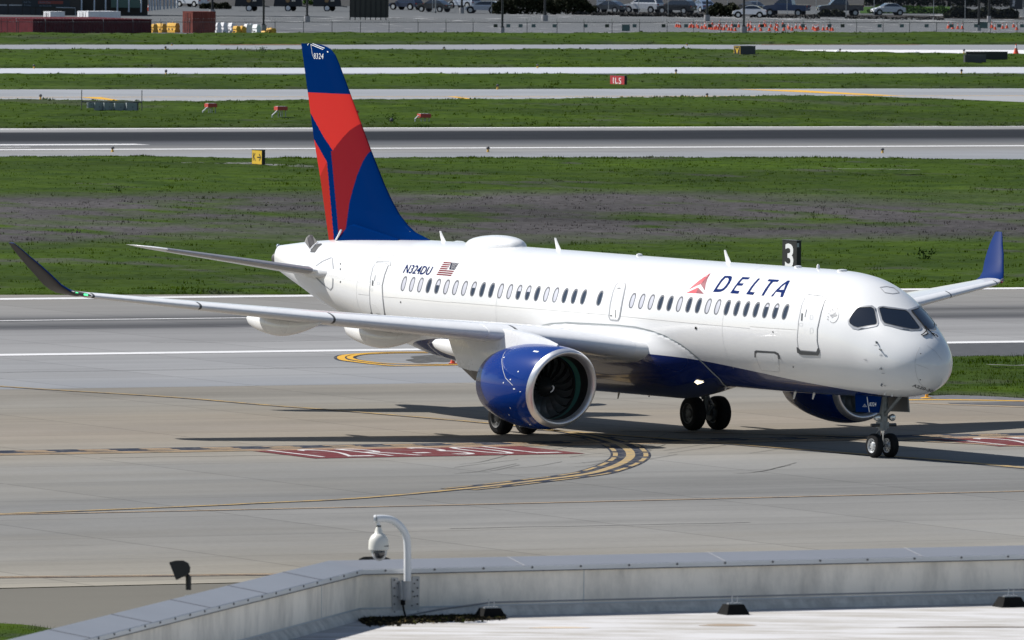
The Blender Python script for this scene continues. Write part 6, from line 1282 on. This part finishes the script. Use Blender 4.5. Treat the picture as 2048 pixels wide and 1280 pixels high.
mb=MB(); prism(mb,[(-.012,ZR+.125),(-.012,ZR+.145),(-.001,ZR+.145),(-.001,ZR+.125)]); mb.build('termination_bar',m_lgrey,b_)
mb=MB(); prism(mb,[(.43,-.2),(.43,7.60),(.5,7.60),(.5,-.2)]); mb.build('outer_wall',m_ext,b_)
m_pipe0=mat('seam_tone',(.165,.175,.20),.6)
# seams and screws of the coping
for P,dd,n_,sgn in ((Cn,dr,nr,1),(Cn,-dl,nl,-1)):
    for i in range(1,9):
        t=i*1.0 if sgn==1 else i*.95
        c=P+dd*(t*3.0-.6)
        MB().tube([(c+n_*-.04+Vector((0,0,7.655-c.z))),(c+n_*.48+Vector((0,0,7.745-c.z)))],.004,4).build('coping_seam',m_pipe0,cp_)
    for i in range(0,22):
        c=P+dd*(.35+i*.72); MB().tube([(c+n_*-.055+Vector((0,0,7.632-c.z))),(c+n_*-.035+Vector((0,0,7.632-c.z)))],.016,6).build('coping_screw',m_dgrey,cp_)
# vertical laps of the parapet membrane
for t in (3.3,): c=Cn+dr*t; MB().tube([(c-nr*.003+Vector((0,0,7.12-c.z))),(c-nr*.003+Vector((0,0,7.58-c.z)))],.006,4).build('membrane_lap',m_lgrey,b_)
for t in (2.1,): c=Cn-dl*t; MB().tube([(c-nl*.003+Vector((0,0,7.12-c.z))),(c-nl*.003+Vector((0,0,7.58-c.z)))],.006,4).build('membrane_lap',m_lgrey,b_)
# camera mast --------------------------------------------------------
def onwall(px,py,o=0.):      # point on the vertical plane of the right parapet, offset o toward the camera
    d=ray(px,py); P0=Cn-nr*o; t=(P0-CAMP).dot(nr)/d.dot(nr); return CAMP+d*t
cmst=empty('security_camera',onwall(815,1226,.1)); tag(cmst,'white dome security camera hanging from a curved pole bolted to the parapet','camera'); c0=Vector(cmst.location)
W_=lambda px,py,o: onwall(px,py,o)-c0
m_camw=mat('camera_white',(.72,.73,.74),.35,coat=.3); m_camc=mat('camera_cream',(.66,.65,.60),.4); m_plt=mat('painted_mount_plate',(.45,.45,.45),.5,var=.1,vscale=8)
pole=[W_(815,1162,.16),W_(815,1120,.16),W_(814.5,1090,.16),W_(812,1072,.16),W_(804,1057,.16),W_(792,1045,.16),W_(780,1039,.16),W_(765,1037,.16),W_(752,1037.5,.16)]
ps=smoothline(pole,5); MB().tube(ps,.049,18).build('pole',m_camw,cmst,smooth=40)
e=W_(752,1037.5,.16); MB().tube([e,e+Vector((-.03,0,-.002))],[.052,.046],18).build('end_cap',m_camw,cmst,smooth=30)
def V3(px,py,o=.16): return W_(px,py,o)
ax=757.3
MB().tube([V3(ax-1.5,1043),V3(ax,1053)],[.02,.026],10).build('hanger',m_camw,cmst); MB().tube([V3(ax,1050.5),V3(ax,1054)],.032,12).build('swivel',m_dgrey,cmst)
MB().tube([V3(ax,1053.5),V3(ax,1057),V3(ax,1066.5),V3(ax,1068.5)],[.030,.040,.056,.07],18).build('neck',m_camc,cmst,smooth=40)
MB().tube([V3(ax,1067.5),V3(ax,1070),V3(ax,1076),V3(ax,1083),V3(ax,1092),V3(ax,1099),V3(ax,1100.5)],[.062,.088,.115,.130,.134,.134,.12],28).build('housing',m_camc,cmst,smooth=40)
MB().tube([V3(ax+1,1100),V3(ax+1,1104),V3(ax+1,1110),V3(ax+1,1116),V3(ax+1,1120),V3(ax+1,1121.8)],[.106,.105,.098,.078,.048,.01],24).build('dome_rim',mat('clear_dome',(.55,.55,.55),.1),cmst,smooth=True)
MB().tube([V3(ax+1,1101,.185),V3(ax+1,1105,.19),V3(ax+1,1110,.19),V3(ax+1,1115,.185),V3(ax+1,1117,.18)],[.084,.088,.082,.055,.01],20).build('smoked_dome',mat('smoked_dome',(.035,.035,.038),.12,coat=1),cmst,smooth=True)
MB().tube([V3(ax+11,1092.5,.285),V3(ax+19,1092,.255)],.012,6).build('name_badge',m_dgrey,cmst)
# mounting plate with bolts
c1_=V3(784,1157,.03); mb=MB()
P=[V3(784,1156,.03),V3(797,1155.5,.03),V3(797,1228,.03),V3(786,1228.5,.03)]; P2=[V3(825,1154,.03),V3(839.5,1153.5,.03),V3(838.5,1227,.03),V3(825,1227.5,.03)]; P3=[V3(797,1163,.028),V3(825,1162,.028),V3(825,1228,.028),V3(797,1228,.028)]
for Q in (P,P2,P3):
    t=-nr*.03; mb=MB(); mb.add(Q+[q+nr*.028 for q in Q],[(0,1,2,3),(7,6,5,4),(0,4,5,1),(1,5,6,2),(2,6,7,3),(3,7,4,0)]); mb.build('mount_plate',m_plt,cmst)
for px in (789,835):
    for py in (1160,1176,1192,1208,1224): MB().tube([V3(px,py,.03),V3(px,py,.05)],.012,8).build('bolt',m_dgrey,cmst)
for px,py in ((795,1167),(795,1194),(829,1167),(826,1183),(829,1193),(824,1211)): MB().tube([V3(px,py,.03),V3(px,py,.05)],.010,8).build('bolt',m_dgrey,cmst)
MB().tube([V3(813,1161,.11),V3(813,1200,.11)],.058,14).build('pole_clamp',m_plt,cmst,smooth=30); Q=[V3(801,1163,.10),V3(822,1162,.10),V3(821,1198,.12),V3(803,1200,.12)]; mb=MB(); mb.add(Q+[q+nr*.10 for q in Q],[(0,1,2,3),(7,6,5,4),(0,4,5,1),(1,5,6,2),(2,6,7,3),(3,7,4,0)]); mb.build('bracket_box',m_plt,cmst)
MB().tube([V3(806,1198,.1),V3(806,1210,.1)],.03,8).build('cable_gland',m_black,cmst); MB().tube([V3(806,1210,.1),V3(808,1222,.1),V3(812,1236,.13)],.013,6).build('cable',m_black,cmst); Q=[V3(803,1213,.12),V3(822,1212,.12),V3(822,1229,.10),V3(820,1230,.10)]
# flood lights beyond the parapet --------------------------------------
m_fl=mat('black_floodlight',(.010,.010,.012),.5)
def beyond(px,py,d): 
    r=ray(px,py); return CAMP+r*(d/r.dot(FW))
D1=141.5; c=beyond(376,1195,D1); fl1=empty('flood_light',c); tag(fl1,'black wedge shaped flood light on a short post at the left parapet','flood light'); B=lambda px,py,d=D1:beyond(px,py,d)-c
MB().tube([B(376.5,1280),B(376.5,1190)],.040,10).build('post',m_galv,fl1,smooth=40); MB().tube([B(377,1180),B(377,1152)],.036,10).build('socket',m_fl,fl1,smooth=40); MB().tube([B(377,1154),B(373,1150)],.03,8).build('knuckle',m_fl,fl1)
R=[]
for q in range(7):
    t=q/6; mid=B(338+38*t,(1124+(1127-1124)*t)+ (18)*.5+ (1-t)*6); 
prof=[(338,1124.5),(352,1121),(366,1121),(376,1126),(380,1135),(379,1145),(371,1151),(352,1160)]
mb=MB(); R=[[B(x,y,D1-.12) for x,y in prof],[B(x+1,y+.0,D1-.05) for x,y in prof],[B(x+1,y,D1+.05) for x,y in prof],[B(x,y,D1+.12) for x,y in prof]]; mb.loft(R); mb.build('shade',m_fl,fl1,smooth=30)
D2=146.5; c=beyond(750,1124,D2); fl2=empty('flood_light',c); tag(fl2,'black flood light peeking over the parapet behind the dome camera','flood light'); B2=lambda px,py,d=D2:beyond(px,py,d)-c
mb=MB(); prof=[(714,1124),(719,1117),(728,1113.5),(750,1113),(772,1114),(781,1118),(786,1124),(784,1140),(718,1140)]; mb.loft([[B2(x,y,D2-.06) for x,y in prof],[B2(x,y,D2+.1) for x,y in prof]]); mb.build('shade',m_fl,fl2,smooth=30); MB().tube([B2(750,1138),B2(750,1200)],.035,8).build('post',m_galv,fl2)
# conduit on rubber feet
m_foot=mat('black_rubber_block',(.012,.012,.012),.75,var=.2,vscale=6); m_pipe=mat('grey_conduit',(.20,.21,.22),.45)
pc=[gp(1020,1216,ZR+.16),gp(1477,1204,ZR+.16),gp(2030,1188,ZR+.16),gp(2300,1180,ZR+.16)]
cd0=MB().tube([Cn-nr*.30+dr*.55+Vector((0,0,ZR+.05-7.65)),Cn-nr*.33+dr*1.0+Vector((0,0,ZR+.12-7.65)),Cn-nr*.36+dr*1.75+Vector((0,0,ZR+.20-7.65)),Cn-nr*.36+dr*12+Vector((0,0,ZR+.20-7.65))],.012,8).build('roof_conduit',m_pipe,None,smooth=40); tag(cd0,'thin grey conduit running along the foot of the parapet','conduit')
for i,(px,py,w_,lb) in enumerate(((990,1238,54,'black rubber conduit support nearest the dome camera'),(1477,1230,52,'black rubber conduit support in the middle of the roof edge'),(2030,1215,56,'black rubber conduit support at the right edge'))):
    p=gp(px,py,ZR); k=(p-CAMP).dot(FW)/FPX; W=w_*k; r=empty('conduit_support',p,math.atan2(dr.y,dr.x)); tag(r,lb,'support','rubber conduit supports'); MB().box(-W/2,W/2,0,.30,0,.135,tx=W*.17,ty=.06).build('rubber_block',m_foot,r); MB().box(-W*.28,W*.28,.10,.16,.135,.155).build('channel',m_galv,r)
    MB().tube([(-.03,.13,.15),(-.03,.13,.26)],.008,6).build('threaded_rod',m_galv,r); MB().tube([(.05,.13,.15),(.05,.13,.23)],.008,6).build('threaded_rod',m_galv,r)
# dirt and moss collected in the corner
m_dirt=mat('damp_debris',(.028,.024,.016),.95,var=.5,vscale=8); N=9000; g=np.random.default_rng(4); t=g.random(N); a_=g.random(N)
px=690+320*t; ya=1222+ (px-690)*.045; ybt=1254-(px-690)*.055+g.normal(0,2.0,N); ybt=np.where(px<740,1229+(px-690)*.5,ybt); py=ya+(ybt-ya)*a_
V=[]; 
for x,y in zip(px,py):
    p=gp(x,y,ZR); V.append((p.x,p.y,ZR+.004))
P=np.array(V); s=.012+.022*g.random(N); A_=g.normal(0,1,(N,3)); A_/=np.linalg.norm(A_,axis=1)[:,None]; B_=np.cross(A_,g.normal(0,1,(N,3))); B_/=np.linalg.norm(B_,axis=1)[:,None]; P[:,2]+=.02*g.random(N)
VV_=np.stack([P-A_*s[:,None],P-B_*s[:,None],P+A_*s[:,None],P+B_*s[:,None]],1).reshape(-1,3); o=npmesh('roof_debris',VV_,np.arange(len(VV_)).reshape(-1,4),[m_dirt,mat('moss',(.09,.10,.02),.9),mat('dead_leaf',(.16,.12,.05),.9)],mi=np.where((g.random(N)<.10)&(px>800),1,np.where(g.random(N)<.04,2,0))); tag(o,'dark leaf litter and moss in the corner of the roof below the camera','debris',kind='stuff')
for i,(x,y,w_,h_) in enumerate(((1455,1250,55,2.2),(1950,1254,150,1.4),(1120,1255,60,1.6))):
    L=[]
    for k in range(24): tt=2*math.pi*k/24; L.append((x+w_*math.cos(tt)*(1+.15*math.sin(3*tt)),y+h_*math.sin(tt)))
    mb=MB(); P=[gp(*q,ZR+.003) for q in L]; mb.add([tuple(p) for p in P],[tuple(range(24))]); mb.build('puddle_stain',mat('puddle_stain',((.30,.24,.18),(.17,.15,.13),(.50,.42,.33))[i],.8),b_,fix=False)
SC.cycles.use_denoising=True
